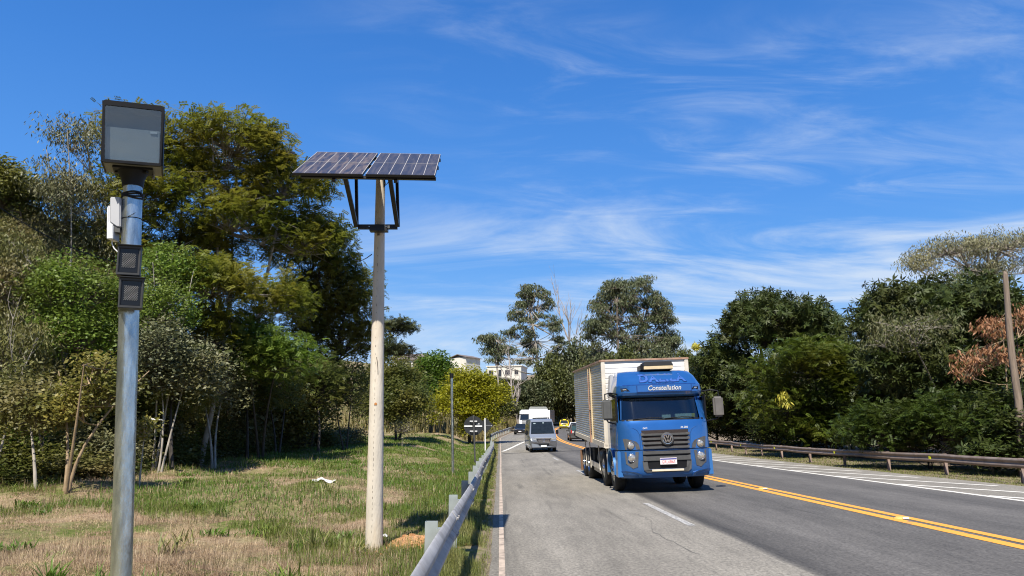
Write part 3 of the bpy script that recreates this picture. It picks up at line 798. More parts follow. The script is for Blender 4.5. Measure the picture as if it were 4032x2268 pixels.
for sgn, dust in ((-1, (.17, .125, .085)), (1, (.085, .07, .06))):
    e = thing('solar_panel', 'x', 'x'); del e['label'], e['category']; e.parent = sol
    e.matrix_local = Matrix.Translation(PC - SO) @ Rp @ Matrix.Translation((sgn * (pg / 2 + pw / 2), pl / 2, 0))
    mb = MB(); mb.bx(-pw / 2, pw / 2, -pl / 2, pl / 2, -.036, -.004); mb.build('panel_frame', m_blackmetal, e)
    mb = MB(); mb.bx(-pw / 2 + .014, pw / 2 - .014, -pl / 2 + .014, pl / 2 - .014, -.004, 0); mb.build('cell_glass', panel_material('panel_glass', dust), e)
    mb = MB()
    for i in range(1, 6): x = -pw / 2 + pw * i / 6; mb.bx(x - .0035, x + .0035, -pl / 2 + .02, pl / 2 - .02, .0005, .0015)
    mb.bx(-pw / 2 + .015, pw / 2 - .015, -.004, .004, .002, .003)
    for x in (-pw / 2 + .007, pw / 2 - .007): mb.bx(x - .004, x + .004, -pl / 2, pl / 2, .0005, .0025)
    mb.bx(-pw / 2, pw / 2, pl / 2 - .01, pl / 2 - .002, .0005, .0025)
    mb.build('cell_lines', m_line, e)
mb = MB(); Lr = Matrix.Translation(PC - SO) @ Rp
def pp(x, y, z): return Lr @ Vector((x, y, z))
for y in (.06, pl * .5, pl - .2): mb.bar(pp(-pw - .01 + .1, y, -.06), pp(pw + .03, y, -.06), .05, .04)
for x in (-.42, .42): mb.bar(pp(x, 0.03, -.10), pp(x, pl - .1, -.10), .045, .045)
mb.build('mounting_rail', m_blackmetal, sol)
def z4(u, v): return ((1100 + u / 3.22) / K, (550 + v / 3.22) / K)
def atz4(u, v, Y): return Vector(at(*z4(u, v), Y)) - SO
mb = MB()
Yb = 10.82
mb.bar(atz4(1000, 1107, Yb), atz4(1497, 1107, Yb), .05, .07)
mb.build('cross_arm', m_blackmetal, sol)
mb = MB(); mb.bar(atz4(1150, 1146, Yb + .02), atz4(1376, 1146, Yb + .02), .12, .05); mb.bar(atz4(1150, 1146, 11.1), atz4(1376, 1146, 11.1), .03, .05); mb.build('clamp', m_blackmetal, sol)
for (u0, v0, u1, v1) in ((985, 1090, 975, 455), (1508, 1100, 1490, 470)):
    a, b = atz4(u0, v0, Yb), atz4(u1, v1, Yb); b = a + (b - a) * ((5.055 + (Yb - 9.6) * math.tan(.5427) - .12 - a.z) / (b.z - a.z))
    mb = MB(); mb.bar(a, b, .045, .045); mb.build('upright', m_blackmetal, sol)
for (u0, v0, u1, v1) in ((975, 1100, 838, 490), (1495, 1095, 1405, 500)):
    mb = MB(); a, b = atz4(u0, v0, Yb - .04), atz4(u1, v1, 9.85); mb.bar(a, b, .06, .04)
    mb.bar(b, b + (b - a).normalized() * .08 + Vector((.03, 0, .03)), .02); mb.build('diagonal_strut', m_blackmetal, sol)
mb = MB(); mb.tube([atz4(1330, 590, 10.9), atz4(1365, 560, 10.7), atz4(1395, 520, 10.4), atz4(1400, 440, 10.3)], .006, 6)
mb.tube([atz4(1330, 500, 10.9), atz4(1340, 560, 10.85), atz4(1325, 600, 10.9)], .012, 6); mb.build('cable', m_black, sol, smooth=60)
mb = MB(); mb.box(atz4(1385, 1105, Yb - .03), (.035, .008, .04)); mb.build('sticker', m_white, sol)
for u in (1140, 1355):
    mb = MB(); c = atz4(u, 1103, Yb - .03); mb.tube([c, c + Vector((0, -.015, 0))], .008, 8); mb.build('bolt', m_galv, sol)

# dug-out soil beside the concrete pole
m_soil = M('orange_soil', (.46, .24, .105), .95, var=.35, scale=9, bump=.8, bscale=25)
def heap(name, label, cat, c, rx, ry, h, mat, seed, n=46):
    mb = MB(); g = np.linspace(-1, 1, n); rnd = random.Random(seed)
    A, B = np.meshgrid(g, g); rr_ = np.sqrt(A**2 + B**2)
    X = c[0] + A * rx; Y = c[1] + B * ry
    edge = 1 - sstep(.25, 1.0 - .25 * fbm(A * 2 + 3, B * 2 + 5, seed), rr_)
    Z = hterr(X, Y) - .03 + h * edge * (.55 + .9 * fbm(A * 3.5, B * 3.5, seed + 3)) + edge * (fbm(A * 16, B * 16, seed + 9) - .45) * h * .5
    i = (np.arange(n - 1)[:, None] * n + np.arange(n - 1)[None, :]).ravel()
    o = fast_mesh(name, np.stack([X - c[0], Y - c[1], Z], -1).reshape(-1, 3), np.stack([i, i + 1, i + n + 1, i + n], 1), mat, smooth=False)
    o.location = (c[0], c[1], 0); tag(o, label, cat); return o
hp = heap('soil_heap', 'heap of freshly dug orange soil at the foot of concrete pole', 'soil heap', (-1.30, 11.4), .60, 1.15, .12, m_soil, 5)

mb = MB(); rg2 = random.Random(12)
for k in range(130):
    a = rg2.uniform(0, 2 * pi); r_ = rg2.uniform(.1, 1.25)**.8; x_, y_ = -1.25 + cos(a) * r_ * .72, 11.4 + sin(a) * r_ * 1.0; q_ = rg2.uniform(.012, .05) * (1.2 - .5 * r_)
    mb.box((x_ + 1.30, y_ - 11.4, hz(x_, y_) + q_ * .3 + max(0, .13 * (1 - r_ / .75))), (q_ * 1.6, q_ * 1.3, q_), Matrix.Rotation(rg2.uniform(0, 3), 3, (rg2.random(), rg2.random(), rg2.random() + .1)), taper=.55)
o = mb.build('clods', m_soil, hp); o['kind'] = 'stuff'

# ------------------------------------------------------------------ bare galvanised post, signs seen from behind
x, y, z = at(1140, 1185, 29.5)
g = thing('marker_post', 'thin bare galvanised post with black cap standing in grass left of round sign', 'post', (x, y, hz(x, y)))
tp = Vector(at(1136, 947, 29.5)) - Vector(g.location)
mb = MB(); mb.tube([(0, 0, -.3), tp], .055, 16); mb.build('pole', m_galv, g, smooth=40)
mb = MB(); mb.tube([tp * .985, tp * 1.0 + Vector((0, 0, .12))], .075, 16); mb.build('cap', m_black, g, smooth=40)

x, y, _ = at(1196, 1150, 40); z = hz(x, y)
g = thing('road_sign', 'back of round black road sign with white brackets beside left crash barrier', 'road sign', (x, y, z))
c = Vector(at(1191, 1071, 40)) - Vector((x, y, z))
m_signback = M('sign_back', (.016, .017, .019), .55, var=.15)
mb = MB(); mb.lathe([(.515, 0), (.515, .012)], tuple(c + Vector((0, .06, 0))), 'Y', 40); mb.build('sign_disc', m_signback, g, smooth=40)
mb = MB(); mb.bar((0, 0, -.3), c + Vector((.0, 0, .56)), .14, .08); mb.build('post', M('dark_post', (.045, .045, .045), .6), g)
for dz, x0, x1 in ((.24, -.18, .18), (-.02, -.49, .46), (-.28, -.17, .19)):
    mb = MB()
    if dz == -.02: mb.bx(x0, -.06, -.02, 0, -.035, .035); mb.bx(.08, x1, -.02, 0, -.035, .035)
    else: mb.bx(x0, x1, -.115, -.095, -.022, .022); mb.box((x0, -.06, 0), (.03, .12, .05)); mb.box((x1, -.06, 0), (.03, .12, .05))
    mb.build('bracket', m_white, g, loc=c + Vector((0, .055, dz)))
mb = MB(); mb.bx(.17, .32, .045, .056, .07, .085); mb.bx(.17, .2, .045, .056, .085, .12); mb.bx(.24, .32, .045, .056, .10, .12); mb.build('sticker', m_white, g, loc=c)

x, y, _ = at(1221, 1112, 60); z = hz(x, y)
g = thing('road_sign', 'back of dark diamond road sign on slim white post behind round sign', 'road sign', (x, y, z))
tp = Vector(at(1220, 1052, 60)) - Vector((x, y, z)); c = Vector(at(1222, 1070, 60)) - Vector((x, y, z))
mb = MB(); mb.prism([(-.62, 0), (0, -.62), (.62, 0), (0, .62)], .012, lambda a, b: .05)
for k in range(len(mb.v)): mb.v[k] = (mb.v[k][0] + c.x, mb.v[k][1] + c.y, mb.v[k][2] + c.z)
mb.build('sign_plate', m_signback, g)
mb = MB(); mb.bar((0, 0, -.3), tp, .10, .08); mb.build('post', m_white, g)
mb = MB(); mb.box(c + Vector((.47, .04, -.03)), (.05, .02, .07)); mb.box(c + Vector((.2, .04, 0)), (.6, .012, .02)); mb.build('bracket', m_greyplastic, g)

# overhead wires strung across the wooded slope
mb = MB(); a, b = Vector(at(-60, 480, 17)), Vector(at(345, 668, 24)); e = Vector(at(1000, 610, 60))
pts = []
for i in range(25):
    t = i / 24; p = a.lerp(b, t); p.z -= .35 * 4 * t * (1 - t); pts.append(p)
mb.tube(pts, .012, 5); tag(mb.build('overhead_wire', m_black, smooth=60), 'thin black wire sagging across shrubs on left slope', 'wire')
mb = MB(); a, b = Vector(at(868, 598, 36)), Vector(at(935, 640, 11.2)); pts = []
for i in range(17):
    t = i / 16; p = a.lerp(b, t); p.z -= .5 * 4 * t * (1 - t); pts.append(p)
mb.tube(pts, .008, 5); tag(mb.build('overhead_wire', m_black, smooth=60), 'loose thin wire hanging from tree crown to concrete pole', 'wire')

# ------------------------------------------------------------------ vehicles
m_blue = M('blue_paint', (0.022, 0.125, 0.38), 0.28, 0.45, 0.08, 2, coat=1.0)
m_dkblue = M('shade_darkened_blue', (0.016, 0.075, 0.23), 0.4, 0.1, 0.05, 2, coat=.3)  # cab blue darkened: shade painted into doors, pillars and panel creases
m_ltblue = M('blue_side_trim', (0.035, 0.16, 0.42), 0.3, 0.2, 0.05, 2, coat=.6)
m_grille = M('grey_grille', (0.075, 0.074, 0.072), 0.55, var=.12, scale=12)
m_mesh = M('grille_mesh', (0.022, 0.014, 0.012), 0.8, var=.5, scale=60)
m_pink = M('faded_lilac_lettering', (0.035, 0.10, 0.33), 0.4, var=.3, scale=12)
m_outl = M('dark_blue_outline', (0.008, 0.035, 0.16), 0.4)
m_cream = M('cream_trim', (0.60, 0.47, 0.28), 0.5)
m_plate = M('white_plate', (0.78, 0.70, 0.70), 0.5, var=.03)
m_platetop = M('plate_blue', (0.02, 0.03, 0.22), 0.5)
m_platered = M('plate_red', (0.55, 0.06, 0.05), 0.5)
m_silver_side = M('unpainted_aluminium', (0.60, 0.58, 0.53), 0.42, 0.55, 0.16, 2.0, dirt=(0.40, 0.36, 0.30), stretch=(1, .3, 1))
m_boxfront = M('box_front_panels', (0.76, 0.73, 0.68), 0.45, 0.15, 0.07, 2)
m_rustframe = M('rusty_box_frame', (0.34, 0.20, 0.13), 0.75, var=.3, scale=5, dirt=(0.50, 0.42, 0.34))
m_boxframe = M('box_frame', (0.62, 0.56, 0.47), 0.6, var=.15, scale=4)
m_winglass = glassM('windscreen_glass', (0.55, 0.64, 0.64), 2.05)
m_chassis = M('chassis', (0.022, 0.021, 0.020), 0.8, var=.3)
m_brownflap = M('mud_flap', (0.16, 0.085, 0.045), 0.85, var=.15)
m_hub = M('polished_hub', (0.62, 0.62, 0.63), 0.18, 0.95, .12, 8)
m_interior = M('cab_interior', (0.045, 0.052, 0.055), 0.8)

def wheel(parent, x, y, r, w, side, rim=m_hub, dual=False, deep=.03):
    t = thing('wheel', 'x', 'x', (x, y, r)); del t['label'], t['category']; t.parent = parent
    mb = MB(); h = w / 2
    mb.lathe([(r * .56, -h), (r * .86, -h), (r * .96, -h * .86), (r, -h * .6), (r, h * .6), (r * .96, h * .86), (r * .86, h), (r * .56, h)], axis='X', n=28, cap=False)
    mb.build('tyre', m_tyre, t, smooth=40)
    mb = MB(); s = side
    mb.lathe([(r * .57, -s * h), (r * .57, s * (h - .005)), (r * .52, s * (h - .01)), (r * .45, s * (h - deep)), (r * .22, s * (h - deep * .6)), (r * .2, s * (h + .02)), (r * .1, s * (h + .05)), (.001, s * (h + .055))], axis='X', n=24, cap=False)
    for k in range(8):
        a = 2 * pi * k / 8; c = Vector((s * (h - deep * .5), r * .33 * cos(a), r * .33 * sin(a))); mb.tube([c, c + Vector((s * .03, 0, 0))], r * .035, 6)
    mb.build('rim', rim, t, smooth=40)
    return t

def build_truck():
    T = thing('box_truck', 'blue cab lorry with corrugated silver cargo box driving towards the camera', 'truck')
    ZP = [(.38, .10), (.46, .03), (.58, .0), (1.02, .0), (1.08, .0), (1.56, .03), (1.76, .06), (1.81, .08), (2.41, .36), (2.44, .20), (2.52, .16), (2.70, .17), (2.74, .25), (2.95, .48), (3.08, .75), (3.13, 1.0)]
    HWT = [(.38, 1.10), (.50, 1.17), (1.08, 1.17), (1.8, 1.165), (2.44, 1.12), (2.52, 1.12), (2.72, 1.09), (2.95, 1.02), (3.08, .96), (3.13, .92)]
    def yp(z): return float(np.interp(z, [a for a, _ in ZP], [b for _, b in ZP]))
    def hw(z): return float(np.interp(z, [a for a, _ in HWT], [b for _, b in HWT]))
    def cf(x, z):
        u = min(1.0, abs(x) / hw(z)); return yp(z) + .06 * u**2 + .22 * u**8
    def cabring(z, k=0.0):
        h = hw(z); xs = [-1, -.985, -.95, -.9, -.82, -.7, -.5, -.25, 0, .25, .5, .7, .82, .9, .95, .985, 1]
        return [(-h, 1.95, z)] + [(-h, 1.2, z)] + [(x * h, cf(x * h, z) + k, z) for x in xs] + [(h, 1.2, z), (h, 1.95, z)]
    zs_cab = [1.08, 1.2, 1.4, 1.56, 1.7, 1.79, 1.82, 2.0, 2.2, 2.39, 2.42, 2.45, 2.52, 2.6, 2.70, 2.74, 2.85, 2.95, 3.02, 3.08, 3.13]
    mb = MB(); R = [cabring(z) for z in zs_cab]; n = len(R[0]); vs = [p for r in R for p in r]; fs = []
    for i in range(len(R) - 1):
        for k in range(n):
            k2 = (k + 1) % n
            if 1.81 < zs_cab[i] < 2.38 and 4 <= k <= 13: continue          # windscreen opening
            fs.append((i * n + k, i * n + k2, (i + 1) * n + k2, (i + 1) * n + k))
    fs.append(tuple((len(R) - 1) * n + k for k in range(n))); fs.append(tuple(range(n))[::-1])
    mb.add(vs, fs)
    cab = mb.build('cab', m_blue, T, smooth=28)
    mb = MB(); zs = [.38, .42, .46, .52, .58, .8, 1.02, 1.06]
    mb.rings([cabring(z)[1:-1] for z in zs]); bump_ = mb.build('bumper', M('dusty_blue_paint', (0.022, 0.11, 0.32), 0.4, 0.3, 0.08, 3, coat=.5, dirt=(.05, .10, .20)), T, smooth=30)
    mb = MB(); mb.bx(-1.1, 1.1, .3, 1.1, 1.055, 1.085); mb.build('shadow_gap', m_black, T)
    def patch(mb, x0, x1, z0, z1, off, nx=10, nz=6, thick=.012, f=None):
        f = f or cf; g = []
        for j in range(nz + 1):
            for i in range(nx + 1):
                z = z0 + (z1 - z0) * j / nz
                a = x0(z) if callable(x0) else x0; b = x1(z) if callable(x1) else x1
                x = a + (b - a) * i / nx; g.append((x, f(x, z) - off, z))
        N = nx + 1
        F = [(j * N + i, j * N + i + 1, (j + 1) * N + i + 1, (j + 1) * N + i) for j in range(nz) for i in range(nx)]
        back = [(x, y + thick, z) for x, y, z in g]; o = len(g)
        F += [tuple(o + k for k in reversed(q)) for q in F]
        bd = [i for i in range(nx)] + [j * N + nx for j in range(nz)] + [nz * N + nx - i for i in range(nx)] + [(nz - j) * N for j in range(nz)]
        F += [(bd[k], o + bd[k], o + bd[(k + 1) % len(bd)], bd[(k + 1) % len(bd)]) for k in range(len(bd))]
        mb.add(g + back, F)
    def poly(mb, pts, off, d=.02): mb.prism(pts, d, lambda x, z: cf(x, z) - off)
    # windscreen and cab interior
    wsx = lambda z: 1.03 - .10 * (z - 1.8)
    wf = lambda x, z: float(np.interp(z, [1.8, 2.42], [.075, .365])) + .06 * (x / 1.15)**2 + .22 * min(1, abs(x) / 1.13)**8
    mb = MB(); patch(mb, lambda z: -wsx(z), wsx, 1.82, 2.395, -.012, 14, 6, .006, wf); mb.build('windscreen', m_winglass, T, smooth=60)
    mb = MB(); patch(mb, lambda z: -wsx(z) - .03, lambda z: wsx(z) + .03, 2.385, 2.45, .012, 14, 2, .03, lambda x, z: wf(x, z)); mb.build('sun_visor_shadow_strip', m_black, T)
    mb = MB(); patch(mb, lambda z: -wsx(z) - .02, lambda z: wsx(z) + .02, 1.80, 1.835, .006, 14, 1, .02); mb.build('cowl', m_black, T)
    mb = MB(); mb.bx(-1.05, 1.05, .32, .75, 1.60, 1.80); mb.bx(-1.05, 1.05, 1.80, 1.86, 1.2, 2.75); mb.bx(-.85, -.4, 1.25, 1.4, 1.5, 2.25); mb.bx(.4, .85, 1.25, 1.4, 1.5, 2.25); mb.build('cab_interior', m_interior, T)
    mb = MB(); mb.tube([(.55 + .2 * cos(a), .62 + .08 * sin(a), 1.90 + .16 * sin(a)) for a in np.linspace(0, 2 * pi, 19)], .018, 6, cap=False); mb.build('steering_wheel', m_black, T)
    mb = MB(); mb.box((.12, .30, 1.885), (.22, .08, .10)); mb.box((.56, .30, 1.895), (.42, .10, .11)); mb.build('dashboard_paper', m_white, T)
    mb = MB(); mb.box((.80, .30, 1.90), (.12, .06, .10)); mb.build('dashboard_cloth', M('yellow_cloth', (.75, .55, .02), .8), T)
    for x0, x1 in ((-.78, .0), (.02, .78)):
        mb = MB(); mb.tube([(x0 + .0, wf(x0, 1.84) - .03, 1.835), (x0 + .45, wf(x0 + .3, 1.86) - .03, 1.865), (x1, wf(x1, 1.84) - .035, 1.85)], .011, 6); mb.build('wiper', m_black, T)
    # corner pillars in the shade-darkened blue
    for s in (-1, 1):
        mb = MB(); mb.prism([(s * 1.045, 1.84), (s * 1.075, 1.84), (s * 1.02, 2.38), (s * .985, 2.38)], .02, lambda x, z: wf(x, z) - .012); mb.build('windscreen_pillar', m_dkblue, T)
    # visor band over the windscreen with nameplate
    mb = MB(); patch(mb, -.62, .80, 2.535, 2.69, .010, 12, 3, .02); mb.build('name_panel', m_blue, T, smooth=50)
    mb = MB()
    for a, b, c, d in ((-.62, -.60, 2.53, 2.69), (.80, .82, 2.53, 2.69), (-.62, .82, 2.522, 2.534)): patch(mb, a, b, c, d, .012, 8, 1, .02)
    patch(mb, -1.05, 1.05, 2.705, 2.725, .006, 16, 1, .02); mb.build('panel_gap', m_outl, T)
    text_mesh('nameplate_lettering', 'Constellation', .175, M('cream_lettering', (.52, .52, .50), .4), T, lambda x, y, z: Vector((x + .09, cf(x + .09, 2.615 + y) - .022 - z, 2.615 + y)), .003, .28, sx=.92, offset=.002)
    off = lambda x, y, z: Vector((x + .09, cf(x + .09, 2.885 + y) - .012 - z, 2.885 + y))
    text_mesh('roof_sub_lettering', 'SUPERLERDA', .085, m_outl, T, lambda x, y, z: Vector((x + .09, cf(x + .09, 2.757 + y) - .006 - z, 2.757 + y)), .002, .0, sx=1.25)
    text_mesh('roof_lettering_outline', 'DALILA', .30, m_outl, T, off, .002, .0, offset=.024, sx=1.12, spacing=1.12)
    text_mesh('roof_lettering', 'DALILA', .30, m_pink, T, lambda x, y, z: off(x, y, z + .004), .002, .0, offset=.011, sx=1.12, spacing=1.12)
    for s in (-1, 1):
        mb = MB(); poly(mb, [(s * .80, 2.56), (s * 1.0, 2.56), (s * 1.02, 2.64), (s * .88, 2.64)], .012); mb.build('marker_lamp', m_black, T)
        mb = MB(); poly(mb, [(s * .88, 2.59), (s * .96, 2.59), (s * .96, 2.62), (s * .88, 2.62)], .02); mb.build('marker_lens', m_lens, T)
    # roof unit
    mb = MB(); mb.box((.1, .95, 3.19), (.78, .5, .10)); mb.build('roof_unit_front', m_cream, T, bevel=.01)
    mb = MB(); mb.box((.1, 1.0, 3.29), (.80, .62, .12), taper=.9); mb.box((.1, .98, 3.135), (.76, .5, .02)); mb.box((-.33, 1.0, 3.2), (.09, .5, .13)); mb.build('roof_unit', m_black, T, bevel=.012)
    # grille: recess, mesh, bars
    mb = MB(); gx_ = lambda z: .60 - .05 * (1.56 - z) / .48
    patch(mb, lambda z: -gx_(z), gx_, 1.085, 1.555, .004, 8, 6, .02); mb.build('grille_mesh', m_mesh, T)
    for k in range(4):
        z0 = 1.415 - k * .107
        mb = MB(); w1 = .62 - .011 * k; w2 = .52
        poly(mb, [(-w1, z0), (w1, z0), (w1, z0 + .045 + .03), (w2, z0 + .052), (-w2, z0 + .052), (-w1, z0 + .045 + .03)], .05, .05); mb.build('grille_bar', m_grille, T, bevel=.004)
    lo = MB(); patch(lo, -.60, .60, .60, 1.045, .004, 8, 4, .02); lo.build('lower_intake', m_black, T)
    for z0, z1 in ((.955, 1.03), (.80, .905)):
        mb = MB(); poly(mb, [(-.60, z0), (.60, z0), (.60, z1 + .02), (.50, z1), (-.50, z1), (-.60, z1 + .02)], .045, .05); mb.build('grille_bar', m_grille, T, bevel=.004)
    mb = MB(); poly(mb, [(-.62, .80), (-.50, .80), (-.48, .62), (-.40, .575), (.40, .575), (.48, .62), (.50, .80), (.62, .80), (.60, .58), (.52, .515), (-.52, .515), (-.60, .58)], .02, .04); mb.build('intake_surround', m_grille, T)
    mb = MB(); mb.box((.0, -.01, .565), (.80, .06, .045)); mb.build('step_tread', M('step_cream', (.66, .56, .40), .6), T)
    # emblem
    ec = Vector((.03, -.04, 1.325))
    mb = MB(); mb.lathe([(.165, .02), (.165, -.02), (.15, -.04), (.128, -.045)], tuple(ec), 'Y', 32); mb.build('emblem_base', m_grille, T, smooth=40)
    mb = MB(); mb.lathe([(.125, -.044), (.125, -.05)], tuple(ec), 'Y', 32); mb.build('emblem_disc', m_black, T)
    mb = MB()
    mb.tube([ec + Vector((.115 * cos(a), -.052, .115 * sin(a))) for a in np.linspace(0, 2 * pi, 37)], .010, 6, cap=False)
    def stroke(a, b): mb.bar(ec + Vector((a[0], -.055, a[1])), ec + Vector((b[0], -.055, b[1])), .012, .024)
    stroke((-.043, .103), (0, .012)); stroke((.043, .103), (0, .012))
    stroke((-.088, .062), (-.040, -.085)); stroke((-.040, -.085), (0, -.005)); stroke((0, -.005), (.040, -.085)); stroke((.040, -.085), (.088, .062))
    mb.build('emblem', m_chrome, T)
    for sx_, x, s in (('EVO', -.50, .06), ('24.280', .50, .07)):
        text_mesh('badge_lettering', sx_, s, m_whiteplastic, T, lambda X, Y, Z, x=x: Vector((X + x, cf(X + x, 1.605 + Y) - .008 - Z, 1.605 + Y)), .003, .15)
    # number plate
    mb = MB(); mb.bx(-.19, .23, -.066, -.056, .705, .865); mb.build('number_plate', m_plate, T)
    mb = MB(); mb.bx(-.185, .225, -.069, -.0665, .82, .85); mb.build('plate_band', m_platetop, T)
    text_mesh('plate_lettering', 'GRL6B63', .105, m_platered, T, lambda x, y, z: Vector((x + .02, -.068 - z, .762 + y)), .001, sx=.85)
    # headlamps
    for s in (-1, 1):
        mb = MB(); poly(mb, [(s * .66, 1.09), (s * 1.02, 1.09), (s * 1.06, 1.36), (s * .98, 1.36), (s * .74, 1.28), (s * .68, 1.20)], .012, .03); mb.build('headlamp_surround', m_grille, T)
        mb = MB(); poly(mb, [(s * .74, .66), (s * .86, .62), (s * 1.02, .74), (s * 1.04, 1.03), (s * .70, 1.03)], .012, .03); mb.build('fog_lamp_surround', m_grille, T)
        for z, x, r in ((1.19, .885, .088), (.885, .875, .092)):
            c = Vector((s * x, cf(s * x, z) - .012, z))
            mb = MB(); mb.lathe([(r, .02), (r + .012, -.012), (r, -.02), (r - .008, -.012)], tuple(c), 'Y', 24, cap=False); mb.build('headlamp_ring', m_chrome if z < 1 else m_grille, T, smooth=40)
            mb = MB(); mb.lathe([(.001, -.028), (r * .5, -.025), (r * .85, -.014), (r, -.004)], tuple(c), 'Y', 24, cap=False); mb.build('headlamp', m_lens, T, smooth=60)
        mb = MB(); poly(mb, [(s * .62, .40), (s * 1.12, .40), (s * 1.14, .56), (s * 1.02, .565), (s * .78, .53), (s * .66, .48)], .035, .05); mb.build('bumper_lip', m_ltblue, T, bevel=.006)
        # embossed corner panel line
        mb = MB(); pts = [(s * .64, 1.10), (s * .645, 1.45), (s * .70, 1.56), (s * .80, 1.62), (s * 1.02, 1.64)]
        mb.tube([(x, cf(x, z) - .001, z) for x, z in pts], .006, 5); mb.build('panel_crease', m_dkblue, T)
    # sides: door with shade put into its blue, window, fender, steps, fairing
    for s in (-1, 1):
        h = 1.168
        mb = MB(); mb.prism([(0, 0), (1, 0), (1, 1), (0, 1)], 1); mb.v = []; mb.f = []; mb.m = []
        Y0, Y1 = .42, 1.42
        mb.box((s * 1.15, (Y0 + Y1) / 2, 2.10), (.03, Y1 - Y0, .56)); mb.build('side_window', m_darkglass, T)
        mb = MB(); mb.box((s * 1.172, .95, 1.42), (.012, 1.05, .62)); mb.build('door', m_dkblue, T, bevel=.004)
        mb = MB(); mb.box((s * 1.19, 1.25, 1.62), (.03, .16, .03)); mb.build('door_handle', m_black, T)
        mb = MB(); mb.box((s * 1.15, .33, 2.12), (.035, .10, .62)); mb.build('door_pillar_trim', m_black, T)
        mb = MB(); mb.box((s * 1.06, 1.70, 2.78), (.10, .42, .62), Matrix.Rotation(s * -.12, 3, 'Y')); mb.build('side_fairing', m_greyplastic, T, bevel=.02)
        # wheel arch
        R = []
        for a in np.linspace(radians(-5), radians(185), 16):
            y0, z0 = 1.38 - .66 * cos(a), .50 + .62 * sin(a)
            y1, z1 = 1.38 - .58 * cos(a), .50 + .55 * sin(a)
            R.append([(s * 1.235, y0, z0), (s * .9, y0, z0), (s * .9, y1, z1), (s * 1.235, y1, z1)])
        mb = MB(); mb.rings(R); mb.build('wheel_arch', m_ltblue, T, smooth=40)
        mb = MB(); mb.prism([(s * 1.08, .40), (s * 1.215, .40), (s * 1.205, 1.05), (s * 1.10, 1.05)], .42, lambda x, z: .22); mb.build('step_panel', m_ltblue, T, bevel=.02)
        # mirrors
        mx_ = s * 1.42 if s < 0 else s * 1.46
        mb = MB(); mb.box((mx_, .20, 2.10), (.26, .13, .52)); mb.build('mirror', m_greymetal if s < 0 else M('mirror_cover', (.12, .11, .10), .55), T, bevel=.045, seg=3)
        mb = MB(); mb.tube([(s * 1.10, .40, 2.50), (s * 1.30, .27, 2.53), (mx_ + s * .03, .22, 2.50), (mx_ + s * .03, .2, 2.36)], .018, 8)
        mb.build('mirror_arm', m_black, T, smooth=50); mb = MB()
        mb.tube([(mx_ + s * .02, .2, 1.86), (mx_ - s * .03, .24, 1.79), (s * 1.17, .42, 1.74)], .018, 8); mb.build('mirror_arm', m_black, T, smooth=50)
        if s < 0:
            mb = MB(); mb.box((s * 1.22, .42, 2.46), (.22, .12, .07), Matrix.Rotation(.5, 3, 'Y')); mb.build('kerb_mirror', m_black, T, bevel=.02)
    # chassis and running gear
    tilt = Matrix.Rotation(radians(2.3), 4, 'X')
    def tl(y, z): return z + y * math.tan(radians(2.3))
    mb = MB()
    for s in (-1, 1): mb.bar((s * .42, 1.2, .80), (s * .42, 9.8, tl(8.6, .85)), .09, .26)
    mb.box((0, 1.2, .75), (1.6, 1.2, .4)); mb.box((0, 5.2, .62), (1.2, 1.2, .5)); mb.build('chassis_frame', m_chassis, T)
    for y in (1.38, 3.25, 6.85, 8.15):
        mb = MB(); mb.bar((-1.0, y, .5), (1.0, y, .5), .16); mb.build('axle', m_chassis, T)
        for s in (-1, 1): wheel(T, s * (1.03 if y < 4 else .93), y, .50, .28 if y < 4 else .52, s, deep=.02 if y < 4 else .12)
    mb = MB(); mb.tube([(-.78, 4.2, .72), (-.78, 5.3, .72)], .30, 20); mb.build('fuel_tank', M('tank', (.08, .08, .085), .45, .3), T, smooth=40)
    mb = MB(); mb.box((-.86, 5.95, .78), (.5, .55, .5)); mb.build('battery_box', m_chassis, T, bevel=.02)
    mb = MB(); mb.bar((-1.16, 4.0, .50), (-1.16, 6.2, .55), .03, .16); mb.bar((-1.10, 4.1, .33), (-1.10, 5.9, .38), .03, .1); mb.build('side_guard', m_boxframe, T)
    mb = MB(); mb.bar((1.16, 4.0, .50), (1.16, 6.2, .55), .03, .16); mb.build('side_guard', m_boxframe, T)
    for y in (2.25, 4.0, 6.25, 7.5):
        mb = MB(); mb.tube([(-1.19, y, tl(y - 2.15, 1.12)), (-1.17, y, .42)], .017, 8); mb.lathe([(.001, 0), (.05, .0), (.05, .03), (.001, .05)], (-1.19, y, .42), 'X', 10); mb.build('guard_stay', m_boxframe, T)
    for s in (-1, 1):
        mb = MB(); mb.box((s * .95, 8.85, .55), (.58, .02, .72)); mb.build('mud_flap', m_brownflap, T)
    mb = MB(); mb.lathe([(.001, .02), (.03, .015), (.035, 0)], (-1.205, 1.95, .95), 'X', 10); mb.build('side_marker', M('amber_lens', (.8, .3, .02), .3), T)
    # cargo box, raised at the rear
    B = thing('cargo_box', 'x', 'x'); del B['label'], B['category']; B.parent = T
    B.matrix_local = Matrix.Translation((0, 2.12, 1.10)) @ tilt
    Wd, Ln, Hb = 1.25, 7.9, 2.44
    def corr(x, y0, y1, z0, z1, s, n, amp, name, mat):
        """horizontal ribs on a side wall"""
        mb = MB(); prof = []
        for i in range(n):
            z = z0 + (z1 - z0) * i / n; dz = (z1 - z0) / n
            prof += [(0, z), (amp, z + dz * .25), (amp, z + dz * .62), (0, z + dz * .86)]
        prof.append((0, z1))
        vs = [(x + s * a, y, z) for y in (y0, y1) for a, z in prof]; m_ = len(prof)
        mb.add(vs, [(i, i + 1, m_ + i + 1, m_ + i) for i in range(m_ - 1)]); return mb.build(name, mat, B)
